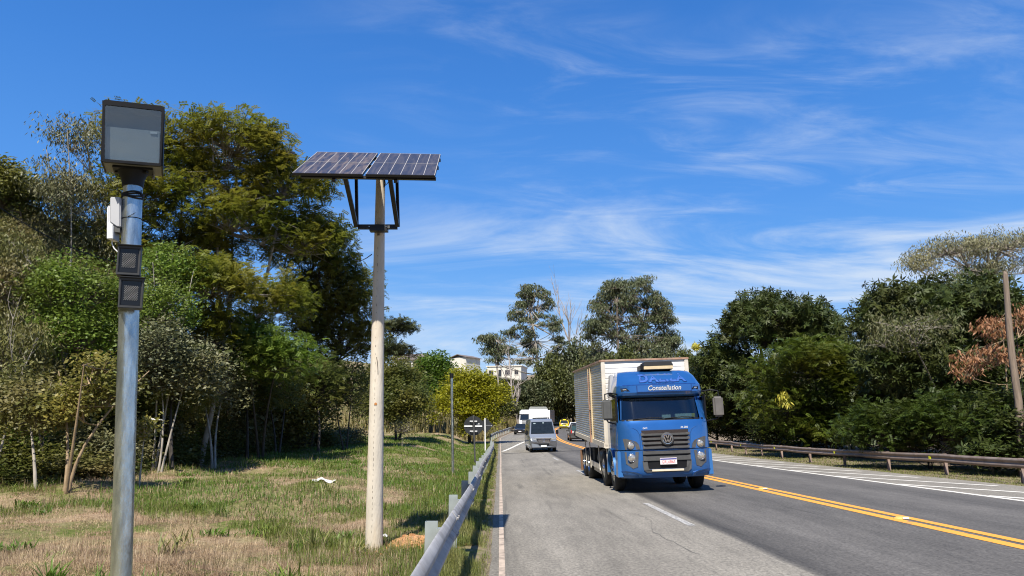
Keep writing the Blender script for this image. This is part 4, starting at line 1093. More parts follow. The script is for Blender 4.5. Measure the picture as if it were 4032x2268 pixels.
    mb = MB(); mb.bx(-Wd + .04, Wd - .04, .04, Ln, .05, Hb - .02); mb.build('box_body', m_silver_side, B)
    for s in (-1, 1): corr(s * (Wd - .03), .03, Ln, .14, Hb - .10, s, 30, .018, 'side_cladding', m_silver_side)
    mb = MB(); prof = []
    n = 16
    for i in range(n):
        z = .10 + (Hb - .2) * i / n; dz = (Hb - .2) / n; prof += [(.030, z), (.020, z + dz * .12), (.020, z + dz * .86), (.030, z + dz * .97)]
    vs = [(x, a, z) for x in (-Wd + .1, Wd - .1) for a, z in prof]; m_ = len(prof)
    mb.add(vs, [(i, i + 1, m_ + i + 1, m_ + i) for i in range(m_ - 1)]); mb.build('front_cladding', m_boxfront, B)
    mb = MB()
    for s in (-1, 1): mb.bx(s * Wd - .055 - .055 * s, s * Wd + .055 - .055 * s, 0, .09, .03, Hb - .03)
    mb.build('corner_post', m_boxframe, B, bevel=.01)
    mb = MB(); mb.bx(-Wd - .01, Wd + .01, -.01, .07, Hb - .03, Hb + .02)
    for s in (-1, 1): mb.bx(s * Wd - .03, s * Wd + .03, .07, Ln, Hb - .03, Hb + .02)
    mb.build('top_rail', m_rustframe, B)
    mb = MB()
    for s in (-1, 1): mb.bx(s * Wd - .02, s * Wd + .02, .06, Ln, 0, .14)
    mb.bx(-Wd, Wd, 0, .06, -.01, .10); mb.build('bottom_rail', m_boxframe, B)
    for s in (-1,):
        mb = MB(); mb.bx(s * Wd - .016, s * Wd + .01, 2.55, 3.05, .02, Hb - .12); mb.build('side_door', m_rustframe, B)
        mb = MB()
        for y in (2.55, 3.05): mb.bx(s * Wd - .03, s * Wd + .02, y - .018, y + .018, .02, Hb - .10)
        mb.build('door_frame', m_cream, B)
        corr(s * (Wd + .005), 2.60, 3.0, .2, Hb - .18, s, 28, .014, 'door_cladding', m_silver_side)
        mb = MB(); mb.tube([(s * (Wd + .04), 2.9, .05), (s * (Wd + .04), 2.9, Hb - .3)], .018, 8); mb.box((s * (Wd + .03), 2.85, 1.1), (.04, .1, .14)); mb.box((s * (Wd + .03), 2.9, .12), (.05, .16, .22)); mb.build('door_bolt', m_rustframe, B)
    return T
truck = build_truck()
truck.location = (4.23, 19.0, float(rp(4.23 - 6.7, 21)[2]) + 0.0)
truck.rotation_euler = (0, radians(-1.9), 0)

def car(name, label, L, Wd, H, paint, kindc='sedan', glass=m_darkglass, lights=(m_lens, m_red), group=None, cat='car'):
    """small car; front at y = 0 facing -y"""
    T = thing(name, label, cat); h = Wd / 2; wr = .31 if kindc != 'suv' else .35; gc = .17 if kindc != 'suv' else .24
    belt = H * .60
    if kindc == 'sedan': st = [(0, .34, .62, .80), (.10, .24, .70, .93), (.9, gc, belt - .06, 1.0), (1.35, gc, belt, 1.0), (L - 1.1, gc, belt + .02, 1.0), (L - .12, .26, belt, .94), (L, .36, belt - .18, .84)]; gh = [(1.15, belt - .02, .86), (1.95, H, .66), (L - 1.6, H - .01, .66), (L - .65, belt, .80)]
    else: st = [(0, .38, .70, .82), (.10, .26, .82, .94), (.85, gc, belt - .02, 1.0), (1.25, gc, belt, 1.0), (L - .5, gc, belt + .02, 1.0), (L - .08, .28, belt, .96), (L, .36, belt - .12, .9)]; gh = [(.95, belt - .02, .88), (1.70, H, .70), (L - .5, H, .70), (L - .10, belt, .84)]
    mb = MB(); R = []
    for y, zb, zt, k in st:
        w = h * k; z1 = zb + (zt - zb) * .25; z2 = zb + (zt - zb) * .75
        R.append([(-w * .90, y, zb), (-w, y, z1), (-w, y, z2), (-w * .95, y, zt - .03), (-w * .85, y, zt), (w * .85, y, zt), (w * .95, y, zt - .03), (w, y, z2), (w, y, z1), (w * .9, y, zb)])
    mb.rings(R); mb.build('body', paint, T, smooth=40)
    mb = MB(); R = []
    for y, z, k in gh: pass
    (ya, za_, ka), (yb, zb_, kb), (yc, zc2, kc), (yd, zd, kd) = gh
    mb.rings([[(-h * .92, y0, za_ - .02), (-h * kb - .03, y1, H - .03), (h * kb + .03, y1, H - .03), (h * .92, y0, za_ - .02)] for y0, y1 in ((ya, yb), (yd, yc))])
    mb.build('windows', glass, T)
    mb = MB(); mb.rings([[(-h * kb - .03, y, H - .05), (-h * kb + .06, y, H), (h * kb - .06, y, H), (h * kb + .03, y, H - .05)] for y in (yb - .02, (yb + yc) / 2, yc + .05)]); mb.build('roof', paint, T, smooth=50)
    mb = MB()
    for s in (-1, 1):
        mb.bar((s * h * .93, ya - .02, za_ - .02), (s * (h * kb + .02), yb, H - .03), .06, .05); mb.bar((s * h * .93, yd + .01, za_ - .02), (s * (h * kb + .02), yc + .02, H - .03), .09 if kindc != 'sedan' else .06, .07)
        mb.bar((s * h * .93, (ya + yd) / 2 + .15, za_), (s * (h * kb + .035), (yb + yc) / 2 + .1, H - .04), .05)
    mb.build('window_pillars', paint, T)
    for y in (.78, L - .72):
        for s in (-1, 1):
            wheel(T, s * (h - .11), y, wr, .20, s, m_alu)
            mb = MB(); mb.lathe([(wr + .06, -.012), (wr + .06, .012)], (s * (h - .012), y, wr), 'X', 20); mb.build('wheel_arch', m_black, T)
    for s in (-1, 1):
        mb = MB(); mb.box((s * (h + .08), ya + .25, za_ + .05), (.18, .08, .13)); mb.build('mirror', paint if kindc != 'taxi' else m_black, T, bevel=.03)
        mb = MB(); mb.prism([(s * h * .50, .58 if kindc == 'sedan' else .66), (s * h * .86, .62 if kindc == 'sedan' else .70), (s * h * .88, .73 if kindc == 'sedan' else .84), (s * h * .52, .69 if kindc == 'sedan' else .80)], .1, lambda x, z: .0 + .07 * (abs(x) / h)); mb.build('headlamp', lights[0], T)
    mb = MB(); mb.bx(-h * .5, h * .5, -.02, .02, .42, .60); mb.build('grille', m_black, T)
    mb = MB(); mb.bx(-h * .48, h * .48, -.03, -.018, .60, .64); mb.build('grille_trim', m_chrome, T)
    mb = MB(); mb.bx(-.2, .2, -.035, -.022, .36, .48); mb.build('front_plate', m_plate, T)
    return T, (L, h, H, belt)
def put(o, d, s, face=0, pitch=True):
    p = rp(d, s); o.location = p
    a = road_dir(s) + (pi if face else 0) + 0.0
    g = math.atan2(float(zlong(s + 2) - zlong(s - 2)), 4.0)
    o.rotation_euler = (Matrix.Rotation(a, 3, 'Z') @ Matrix.Rotation(-g if face else g, 3, 'X')).to_euler()

m_blackpaint = M('black_car_paint', (.014, .014, .016), .25, .2, .1, coat=.8)
c, _ = car('car', 'black saloon car with lit headlamps coming round the bend', 4.4, 1.72, 1.47, m_blackpaint, 'sedan')
put(c, -4.9, 106)
m_taxi = M('taxi_yellow', (.80, .60, .01), .35, coat=.5, var=.04)
def tail(T, L, h, zt, lens=m_red, win=None, belt=1.0, H=1.6, kb=.7, plate=m_plate):
    for s in (-1, 1):
        mb = MB(); mb.bx(s * h * .82 - .06, s * h * .82 + .06, L - .10, L + .015, zt - .16, zt + .16); mb.build('tail_lamp', lens, T)
    mb = MB(); mb.bx(-.2, .2, L + .0, L + .02, .62, .74); mb.build('rear_plate', plate, T)
    mb = MB(); mb.bx(-h * .9, h * .9, L - .06, L + .05, .36, .52); mb.build('rear_bumper', m_greymetal, T, bevel=.02)
c, (L, h, H, belt) = car('taxi_car', 'bright yellow taxi seen from behind with yellow roof sign', 3.9, 1.72, 1.62, m_taxi, 'taxi')
mb = MB(); mb.box((0, 1.9, H + .07), (.55, .2, .14), taper=.8); mb.build('roof_sign', m_taxi, c)
mb = MB(); mb.bx(-.42, .42, L - .02, L + .012, .80, .93); mb.build('tailgate_recess', m_black, c)
tail(c, L, h, .92); put(c, 1.6, 139, 1)
c, (L, h, H, belt) = car('car', 'white hatchback ahead of dark off-roader, half hidden by cargo box', 4.0, 1.74, 1.52, m_white, 'hatch')
tail(c, L, h, .9); put(c, 2.9, 112, 1)
m_suvpaint = M('grey_brown_paint', (.085, .075, .068), .35, .4, .06, coat=.5)
c, (L, h, H, belt) = car('off_roader', 'dark compact off-roader with spare wheel on its tailgate', 4.2, 1.73, 1.65, m_suvpaint, 'suv', glass=M('green_tinted_glass', (.03, .06, .06), .06, spec=.8))
tail(c, L, h, .98, plate=m_cream)
mb = MB(); mb.bx(-.6, .45, L - .42, L - .38, 1.05, 1.48); mb.build('rear_window_surround', m_suvpaint, c)
sw = thing('spare_wheel', 'x', 'x', (0.12, L + .10, .88)); del sw['label'], sw['category']; sw.parent = c
mb = MB(); mb.lathe([(.20, .09), (.30, .10), (.34, .05), (.34, -.06), (.30, -.1)], axis='Y', n=24); mb.build('tyre', m_tyre, sw, smooth=40)
mb = MB(); mb.lathe([(.001, .12), (.21, .11), (.21, .085)], axis='Y', n=20)
mb.build('rim', M('worn_rim', (.55, .45, .36), .4, .5, .2), sw)
mb = MB()
for k in range(5): a = 2 * pi * k / 5; mb.lathe([(.045, .122), (.045, .116)], (.12 * cos(a), 0, .12 * sin(a)), 'Y', 8)
mb.build('rim_openings', m_black, sw)
for s in (-1, 1):
    mb = MB(); mb.bar((s * .55, 1.4, H + .05), (s * .55, 3.5, H + .05), .04); mb.build('roof_rail', m_alu, c)
put(c, 1.6, 80, 1)

# silver van
m_van = M('silver_paint', (.30, .33, .37), .32, .5, .04, coat=.6); m_vangrey = M('grey_bumper', (.085, .085, .09), .6)
V_ = thing('van', 'silver passenger van with grey bumper driving between the lanes', 'van')
st = [(0.0, .36, .78, .86), (.06, .30, .98, .92), (.25, .26, 1.12, .96), (.75, .24, 1.30, .985), (1.42, .24, 2.26, .985), (1.75, .24, 2.38, .985), (5.7, .24, 2.40, .985), (5.95, .30, 2.34, .96)]
mb = MB(); R = []
for y, zb, zt, k in st:
    w = 1.0 * k; tw = w if zt < 1.35 else w * .84
    R.append([(-w * .95, y, zb), (-w, y, zb + .2), (-w, y, min(zt - .06, 1.24)), (-(w + tw) / 2, y, max(zt * .78, min(zt - .04, 1.26))), (-tw * .97, y, zt - .03), (-tw * .82, y, zt), (tw * .82, y, zt), (tw * .97, y, zt - .03), ((w + tw) / 2, y, max(zt * .78, min(zt - .04, 1.26))), (w, y, min(zt - .06, 1.24)), (w, y, zb + .2), (w * .95, y, zb)])
mb.rings(R); mb.build('body', m_van, V_, smooth=38)
def vy(z): return float(np.interp(z, [1.30, 2.26], [.75, 1.42]))
mb = MB(); mb.prism([(-.86, 1.33), (.86, 1.33), (.76, 2.17), (-.76, 2.17)], .03, lambda x, z: vy(z) - .05); mb.build('windscreen', m_tintglass, V_)
mb = MB()
for x, z, w, hh_ in ((-.62, 2.02, .16, .07), (.05, 2.05, .12, .07)): mb.prism([(x, z), (x + w, z), (x + w, z + hh_), (x, z + hh_)], .004, lambda a, b: vy(b) - .055)
mb.build('windscreen_sticker', M('pale_sticker', (.16, .22, .24), .4), V_)
for s in (-1, 1):
    for y0, y1 in ((1.35, 2.2), (2.45, 3.7), (3.85, 5.5)):
        mb = MB(); mb.rings([[(s * .995, y0, 1.32), (s * .995, y1, 1.32), (s * .885, y1 - .05, 2.0), (s * .885, y0 + (.3 if y0 < 2 else 0), 2.0)], [(s * .96, y0, 1.32), (s * .96, y1, 1.32), (s * .85, y1, 2.0), (s * .85, y0 + .3, 2.0)]]); mb.build('side_window', m_darkglass, V_)
    mb = MB(); mb.box((s * 1.13, 1.25, 1.40), (.20, .10, .34)); mb.build('mirror', m_black, V_, bevel=.04)
    mb = MB(); mb.prism([(s * .50, .84), (s * .86, .88), (s * .90, 1.06), (s * .60, 1.04), (s * .52, .98)], .1, lambda x, z: -.02 + 1.2 * max(0, abs(x) - .7)**2 + .22 * max(0, z - .94)); mb.build('headlamp', m_lens, V_)
    mb = MB(); mb.prism([(s * .15, 1.225), (s * .55, 1.235), (s * .55, 1.265), (s * .15, 1.255)], .01, lambda x, z: .42 + (z - 1.12) * 2.0); mb.build('hood_vent', m_black, V_)
    for y in (1.0, 4.7): wheel(V_, s * .86, y, .36, .24, s, m_alu)
mb = MB(); mb.prism([(-.92, .32), (.92, .32), (.95, .62), (.90, .80), (.5, .78), (.38, .66), (-.38, .66), (-.5, .78), (-.90, .80), (-.95, .62)], .42, lambda x, z: -.06 + 1.6 * max(0, abs(x) - .72)**2); mb.build('front_bumper', m_vangrey, V_, bevel=.02)
mb = MB(); mb.prism([(-.42, .70), (.42, .70), (.52, .98), (-.52, .98)], .05, lambda x, z: -.035 + .12 * max(0, z - .85)); mb.build('grille', m_black, V_)
mb = MB()
for z in (.76, .85, .94): mb.box((0, -.045 + .12 * max(0, z - .85), z), (.80 + (z - .76) * .5, .02, .035))
for a, b in (((-.43, .69), (.43, .69)), ((.43, .69), (.54, .99)), ((.54, .99), (-.54, .99)), ((-.54, .99), (-.43, .69))): mb.bar((a[0], -.03, a[1]), (b[0], -.03, b[1]), .02, .03)
mb.build('grille_trim', m_chrome, V_)
mb = MB(); mb.tube([(.09 * cos(a), -.07, .86 + .09 * sin(a)) for a in np.linspace(0, 2 * pi, 19)], .012, 5, cap=False)
for k in range(3): a = pi / 2 + k * 2 * pi / 3; mb.bar((0, -.07, .86), (.09 * cos(a), -.07, .86 + .09 * sin(a)), .012, .02)
mb.build('emblem', m_chrome, V_)
mb = MB(); mb.bx(-.38, .38, -.06, -.045, .52, .62); mb.build('lower_intake', m_black, V_)
mb = MB(); mb.bx(-.2, .2, -.085, -.07, .38, .51); mb.build('number_plate', m_white, V_)
mb = MB(); mb.box((0, 2.6, 2.44), (1.1, 1.0, .10)); mb.build('roof_unit', m_greymetal, V_, bevel=.03)
p = rp(-3.45, 54); V_.location = (3.18, 54.5, p[2] - .0); V_.rotation_euler = (radians(.8), radians(-1.2), radians(2))

# distant trucks
m_tarp = M('grey_roof', (.16, .165, .15), .7)
def boxtruck(name, label, d, s, wd, hb, ht, ln, cabw=True, cabmat=m_white, dome=True, yaw=0.0):
    T = thing(name, label, 'truck')
    mb = MB(); mb.bx(-wd / 2, wd / 2, 1.9, 1.9 + ln, hb, ht); mb.build('cargo_box', m_white, T, bevel=.03)
    if dome:
        mb = MB(); mb.rings([[(-wd / 2 + k, 1.92 + k, z), (wd / 2 - k, 1.92 + k, z), (wd / 2 - k, 1.9 + ln - k, z), (-wd / 2 + k, 1.9 + ln - k, z)] for k, z in ((0, ht + .005), (.16, ht + .26))]); mb.build('box_roof', m_tarp, T)
    mb = MB(); mb.bx(wd / 2 + .002, wd / 2 + .02, 1.95, 1.9 + ln, hb + .02, ht - .02); mb.build('side_panel', m_greyplastic, T)
    mb = MB()
    ZP = [(.4, .05), (.6, 0), (1.3, .02), (1.4, .06), (2.15, .42), (2.25, .6)]
    mb.rings([[(-wd * .42, 1.7, z), (-wd * .44, y + .12, z), (-wd * .36, y, z), (wd * .36, y, z), (wd * .44, y + .12, z), (wd * .42, 1.7, z)] for z, y in ZP]); mb.build('cab', cabmat, T, smooth=30)
    mb = MB(); mb.prism([(-wd * .38, 1.42), (wd * .38, 1.42), (wd * .35, 2.1), (-wd * .35, 2.1)], .02, lambda x, z: float(np.interp(z, [1.4, 2.15], [.06, .42])) - .02); mb.build('windscreen', m_darkglass, T)
    mb = MB(); mb.bx(-wd * .3, wd * .3, -.015, .01, .75, 1.1); mb.build('grille', m_black, T)
    for s2 in (-1, 1):
        mb = MB(); mb.bx(s2 * wd * .36 - .1, s2 * wd * .36 + .1, -.01, .06, .62, .78); mb.build('headlamp', m_lens, T)
        mb = MB(); mb.box((s2 * (wd * .44 + .15), .3, 1.75), (.2, .1, .4)); mb.build('mirror', m_black, T)
        for y in (1.0, ln + .6): wheel(T, s2 * (wd / 2 - .2), y, .42, .3, s2, m_greyplastic)
    mb = MB(); mb.bx(-.45, .45, .8, ln + 1.5, .55, .85); mb.build('chassis_frame', m_chassis, T)
    put(T, d, s); T.rotation_euler.rotate_axis('Z', yaw)
    return T
bt = boxtruck('box_truck', 'white box lorry with grey roof directly behind the silver van', -2.15, 84, 2.15, 1.45, 3.35, 4.6)
mb = MB(); mb.bx(-.35, .3, 1.885, 1.895, 1.62, 1.70); mb.build('red_strip', M('faded_red', (.75, .35, .32), .5), bt)
boxtruck('box_truck', 'white box lorry with grey side panel furthest up the bend', -2.9, 146, 2.1, 1.2, 3.5, 5.5, dome=False, yaw=radians(-6))
TT = thing('articulated_lorry', 'white lorry cab with slatted grille behind the black saloon', 'truck')
mb = MB(); ZP = [(.35, .06, 1.18), (.5, 0, 1.22), (1.1, .0, 1.24), (1.75, .03, 1.24), (1.85, .08, 1.22), (2.75, .32, 1.18), (2.85, .15, 1.2), (3.1, .3, 1.15), (3.4, .9, 1.0), (3.5, 1.3, .9)]
mb.rings([[(-w, 2.0, z), (-w, y + .35, z), (-w * .93, y + .08, z), (-w * .75, y, z), (w * .75, y, z), (w * .93, y + .08, z), (w, y + .35, z), (w, 2.0, z)] for z, y, w in ZP]); mb.build('cab', m_white, TT, smooth=32)
mb = MB(); mb.prism([(-1.08, 1.88), (1.08, 1.88), (1.02, 2.72), (-1.02, 2.72)], .03, lambda x, z: float(np.interp(z, [1.85, 2.75], [.08, .32])) - .03); mb.build('windscreen', m_darkglass, TT)
for k, z in enumerate((1.66, 1.45, 1.28, 1.11, .94)):
    mb = MB(); mb.bx(-.8 + .03 * k, .8 - .03 * k, -.012, .01, z, z + (.16 if k == 0 else .07)); mb.build('grille_slot', m_black, TT)
mb = MB(); mb.bx(-1.1, 1.1, -.012, .02, .38, .48); mb.build('bumper_intake', m_black, TT)
mb = MB(); mb.bx(-.2, .2, -.03, -.014, .5, .62); mb.build('number_plate', M('red_plate', (.6, .15, .12), .5), TT)
for s in (-1, 1):
    mb = MB(); mb.bx(s * 1.0 - .13, s * 1.0 + .13, -.005, .1, .62, .86); mb.build('headlamp', m_lens, TT)
    mb = MB(); mb.box((s * 1.42, .3, 2.3), (.22, .12, .7)); mb.build('mirror', m_black, TT, bevel=.03)
    for y in (1.4, 4.6): wheel(TT, s * 1.05, y, .5, .3, s)
mb = MB(); mb.bx(-.5, .5, .8, 6.0, .7, 1.0); mb.build('chassis_frame', m_chassis, TT)
mb = MB(); mb.bx(-1.25, 1.25, 3.0, 9.5, 1.2, 3.3); mb.build('semi_trailer', m_white, TT)
put(TT, -4.55, 121)

# traffic cones
m_cone = M('orange_cone', (.80, .12, .03), .5, var=.05); m_conew = M('cone_band', (.8, .78, .75), .5)
def cone(label, d, s):
    T = thing('traffic_cone', label, 'traffic cone', rp(d, s), group='traffic cones along the centre line')
    mb = MB(); mb.box((0, 0, .02), (.40, .40, .04)); mb.build('base', m_cone, T)
    mb = MB(); mb.lathe([(.15, .04), (.03, .75)], n=16); mb.build('cone', m_cone, T, smooth=50)
    for z0, z1 in ((.28, .42), (.52, .63)):
        r = lambda z: .15 - .12 * (z - .04) / .71 + .004
        mb = MB(); mb.lathe([(r(z0), z0), (r(z1), z1)], n=16, cap=False); mb.build('band', m_conew, T, smooth=50)
    return T
cone('orange and white traffic cone standing alone left of the yellow taxi', -.35, 133)
cone('orange traffic cone just beyond roof of the dark off-roader', .35, 103)

# ------------------------------------------------------------------ vegetation
def rdirs(rg, n):
    v = rg.normal(size=(n, 3)); return v / np.linalg.norm(v, axis=1)[:, None]
def nrm(v): return v / np.maximum(np.linalg.norm(v, axis=-1, keepdims=True), 1e-9)
def leafquads(P, D, S, L, Wd, fold=0.0):
    """pointed leaves: base, side, tip, side"""
    L = np.broadcast_to(L, (len(P),))[:, None]; Wd = np.broadcast_to(Wd, (len(P),))[:, None]
    V = np.stack([P, P + D * L * .45 + S * Wd * .5, P + D * L, P + D * L * .45 - S * Wd * .5], 1)
    F = np.arange(len(P) * 4).reshape(-1, 4)
    return V.reshape(-1, 3), F
def foliage(kindf, C, rg, size):
    """leaf elements at the points C"""
    n = len(C)
    D = rdirs(rg, n); D[:, 2] *= .5
    if kindf == 'frond':
        D = nrm(D + np.array([0, 0, -.05])); up = nrm(np.array([0, 0, 1.0]) + rg.normal(size=(n, 3)) * .35)
        S = nrm(np.cross(D, up)); N_ = np.cross(S, D)
        L = size * rg.uniform(.7, 1.3, n); k = 6
        Ps, Ds, Ss = [], [], []
        for i in range(k):
            t = (i + .6) / k
            p = C + D * (L * t)[:, None] - N_ * (L * .25 * t * t)[:, None]
            for sg in (-1, 1):
                d = nrm(S * sg + D * .45 + N_ * rg.uniform(-.25, .1, (n, 1)))
                Ps.append(p); Ds.append(d); Ss.append(nrm(np.cross(d, N_)))
        P = np.concatenate(Ps); D2 = np.concatenate(Ds); S2 = np.concatenate(Ss)
        return leafquads(P, D2, S2, np.tile(L * .42, 2 * k), np.tile(L * .17, 2 * k))
    if kindf == 'whorl':
        ax = nrm(rdirs(rg, n) + np.array([0, -.15, .75])); a = nrm(np.cross(ax, rdirs(rg, n))); b = np.cross(ax, a)
        Ps, Ds, Ss = [], [], []; k = 7
        for i in range(k):
            th = 2 * pi * i / k + rg.uniform(-.3, .3, (n, 1)); lift = rg.uniform(-.55, .45, (n, 1))
            d = nrm(a * np.cos(th) + b * np.sin(th) + ax * lift - np.array([0, 0, .25]))
            Ps.append(C); Ds.append(d); Ss.append(nrm(np.cross(d, ax)))
        P = np.concatenate(Ps); D2 = np.concatenate(Ds); S2 = np.concatenate(Ss)
        L = np.tile(size * rg.uniform(.7, 1.25, n), k)
        return leafquads(P, D2, S2, L, L * .27)
    if kindf == 'droop':
        D = nrm(D * .7 + np.array([0, 0, -.75]))
    else: D = nrm(D + np.array([0, 0, -.15]))
    up = nrm(np.array([0, -.2, .8]) + rg.normal(size=(n, 3)) * .55)
    S = nrm(np.cross(D, up))
    L = size * rg.uniform(.65, 1.35, n)
    return leafquads(C, D, S, L, L * (.55 if kindf == 'leaf' else .26))

def tree(name, label, cat, base, ells, leaf, leafmat, barkmat, tr=.12, nclump=70, per=45, size=.12, csz=.30, seed=1, stems=1, group=None, flat=.6, shell=(.45, 1.0), lean=0.0, twigs=True, extra=None, crownname='crown', bare=0, trunk=True, spread_=.28, limb_k=.6, twig_r=.012):
    rg = np.random.default_rng(seed); nclump = int(nclump * 1.45); per = int(round(per * 1.1)); csz = csz * 1.12; flat = min(.85, flat * 1.3)
    bz = hz(base[0], base[1]); T = thing(name, label, cat, (base[0], base[1], bz), group=group)
    O = np.array([base[0], base[1], bz])
    ells = [np.array(e, float) for e in ells]
    vol = np.array([max(e[3] * e[4] * e[5], 1e-3)**.67 for e in ells]); cnt = np.maximum(2, (nclump * vol / vol.sum()).round().astype(int))
    zmin = min(e[2] - e[5] for e in ells) - bz; ctop = (max(e[2] for e in ells) - bz) * (.84 if limb_k < .5 else 1.0)
    mb = MB(); tips = []; spine = []
    cx = np.average([e[0] for e in ells], weights=vol) - O[0]; cy = np.average([e[1] for e in ells], weights=vol) - O[1]
    for k in range(stems):
        a = 2 * pi * k / stems + rg.uniform(0, 1); spread = 0 if stems == 1 else spread_
        tgt = np.array([cx + cos(a) * spread * (ctop) * .5, cy + sin(a) * spread * ctop * .5, ctop])
        pts = []; m = 7
        w1, w2 = rg.uniform(-.06, .06, 2) * ctop
        for i in range(m + 1):
            t = i / m; p = np.array([tgt[0] * t**1.6, tgt[1] * t**1.6, -.25 + (tgt[2] + .25) * t]) + np.array([w1, w2, 0]) * sin(t * pi) + np.array([cos(a), sin(a), 0]) * (0 if stems == 1 else tr * .8)
            pts.append(p)
        rr_ = [tr / math.sqrt(stems) * (1.25 if i == 0 else 1) * (1 - .72 * i / m) for i in range(m + 1)]
        mb.tube(pts, rr_, 8 if tr > .06 else 6); spine.append((np.array(pts), rr_))
    for e, c in zip(ells, cnt):
        c0 = e[:3] - O; R = e[3:6]
        dirs = rdirs(rg, c); dirs[:, 2] = np.where(dirs[:, 2] < -.55, -dirs[:, 2] * .5, dirs[:, 2])
        rad_ = rg.uniform(shell[0], shell[1], (c, 1))**.7
        pts = c0 + dirs * rad_ * R
        hub = c0 + np.array([0, 0, -R[2] * .35])
        # limb from a stem to this part of the crown
        sp_, rr_ = spine[rg.integers(len(spine))]
        j = int(np.clip(np.searchsorted(sp_[:, 2], hub[2] - .45 * math.hypot(hub[0] - cx, hub[1] - cy) - .2), 1, len(sp_) - 2)); s0 = sp_[j]
        def arc(a, b, sag, n=5):
            m_ = (a + b) / 2; m_ = m_ + np.array([0, 0, -sag * np.linalg.norm(b - a)]) + rg.normal(size=3) * .05 * np.linalg.norm(b - a)
            return [(1 - t)**2 * a + 2 * t * (1 - t) * m_ + t * t * b for t in np.linspace(0, 1, n)]
        limb = arc(s0, hub, .12); lr = rr_[j] * limb_k
        if len(ells) > 1 or np.linalg.norm(hub - s0) > 1: mb.tube(limb, list(np.linspace(lr, lr * .6, 5)), 6)
        for p in pts:
            q = limb[-1] if rg.random() < .65 else (limb[2] if rg.random() < .5 else sp_[min(j + 1, len(sp_) - 1)])
            if twigs: mb.tube(arc(np.array(q), p, rg.uniform(-.08, .12), 4), list(np.linspace(max(lr * .4, twig_r * 1.6), twig_r * .5, 4)), 4, cap=False)
        tips.append(pts)
    if trunk: mb.build('trunk', barkmat, T, smooth=60, fix=False)
    tips = np.concatenate(tips)
    if extra is not None: extra(T, tips, rg, O)
    if per:
        n = len(tips) * per
        loc = rg.normal(size=(n, 3)); loc *= np.minimum(1, 1.5 / np.maximum(np.linalg.norm(loc, axis=1, keepdims=True), 1e-6)); loc = loc * csz * np.array([1, 1, flat]) * np.repeat(rg.uniform(.6, 1.35, len(tips)), per)[:, None]
        C = np.repeat(tips, per, 0) + loc
        V, F = foliage(leaf, C, rg, size)
        fast_mesh(crownname, V, F, leafmat, T)
    return T

def ell(x0, x1, y0, y1, Y, depth=1.0):
    """crown lobe from its outline in the photo at a distance Y"""
    a, b = at(x0, (y0 + y1) / 2, Y), at(x1, (y0 + y1) / 2, Y); t, bt_ = at((x0 + x1) / 2, y0, Y), at((x0 + x1) / 2, y1, Y)
    rx = (b[0] - a[0]) / 2; rz = (t[2] - bt_[2]) / 2
    return ((a[0] + b[0]) / 2, Y, (t[2] + bt_[2]) / 2, rx, rx * depth, rz)
def bx_(x, Y): return (float(at(x, 1100, Y)[0]), Y)

L_olive = leafM('olive_feathery_leaves', (0.08625, 0.1127, 0.0115), (0.2185, 0.2415, 0.0299), (0.23, 0.207, 0.0276))
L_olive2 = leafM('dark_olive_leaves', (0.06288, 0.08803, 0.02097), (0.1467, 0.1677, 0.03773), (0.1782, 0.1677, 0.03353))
L_grey = leafM('grey_green_leaves', (0.08002, 0.09456, 0.04073), (0.2183, 0.2183, 0.1091), (0.1746, 0.1601, 0.06547), trans=.25)
L_bright = leafM('bright_green_leaves', (0.09351, 0.1616, 0.01701), (0.2125, 0.2976, 0.0425), (0.1444, 0.1785, 0.0306), trans=.4)
L_brown = leafM('dry_brown_green_leaves', (0.0896, 0.103, 0.02464), (0.224, 0.2128, 0.06496), (0.1904, 0.1512, 0.056), trans=.35)
L_yell = leafM('yellowing_leaves', (0.1656, 0.1587, 0.0276), (0.3726, 0.3036, 0.069), (0.138, 0.1518, 0.0345), trans=.4)
L_gold = leafM('yellow_green_leaves', (.17, .19, .010), (.46, .42, .02), (.30, .29, .018), trans=.5, nscale=.8)
L_mango = leafM('dark_glossy_leaves', (.026, .042, .008), (.066, .088, .018), (.056, .064, .014), trans=.18, rough=.52, spec=.28)
L_fern = leafM('mid_green_feathery_leaves', (.050, .085, .008), (.115, .155, .018), (.105, .115, .012), trans=.4)
L_pale = leafM('pale_flowering_leaves', (.14, .15, .07), (.34, .32, .19), (.22, .20, .09), trans=.3)
L_orange = leafM('dead_orange_leaves', (.20, .085, .035), (.40, .20, .095), (.30, .14, .06), trans=.3)
L_euc = leafM('eucalyptus_leaves', (0.04968, 0.06955, 0.0265), (0.1242, 0.1408, 0.05962), (0.09936, 0.1027, 0.04306), trans=.2)
L_farbush = leafM('far_bush_leaves', (0.0528, 0.06864, 0.01584), (0.1254, 0.1386, 0.03696), (0.1122, 0.1056, 0.03696), trans=.25)
L_vine = leafM('variegated_yellow_leaves', (.35, .33, .03), (.62, .55, .10), trans=.3)

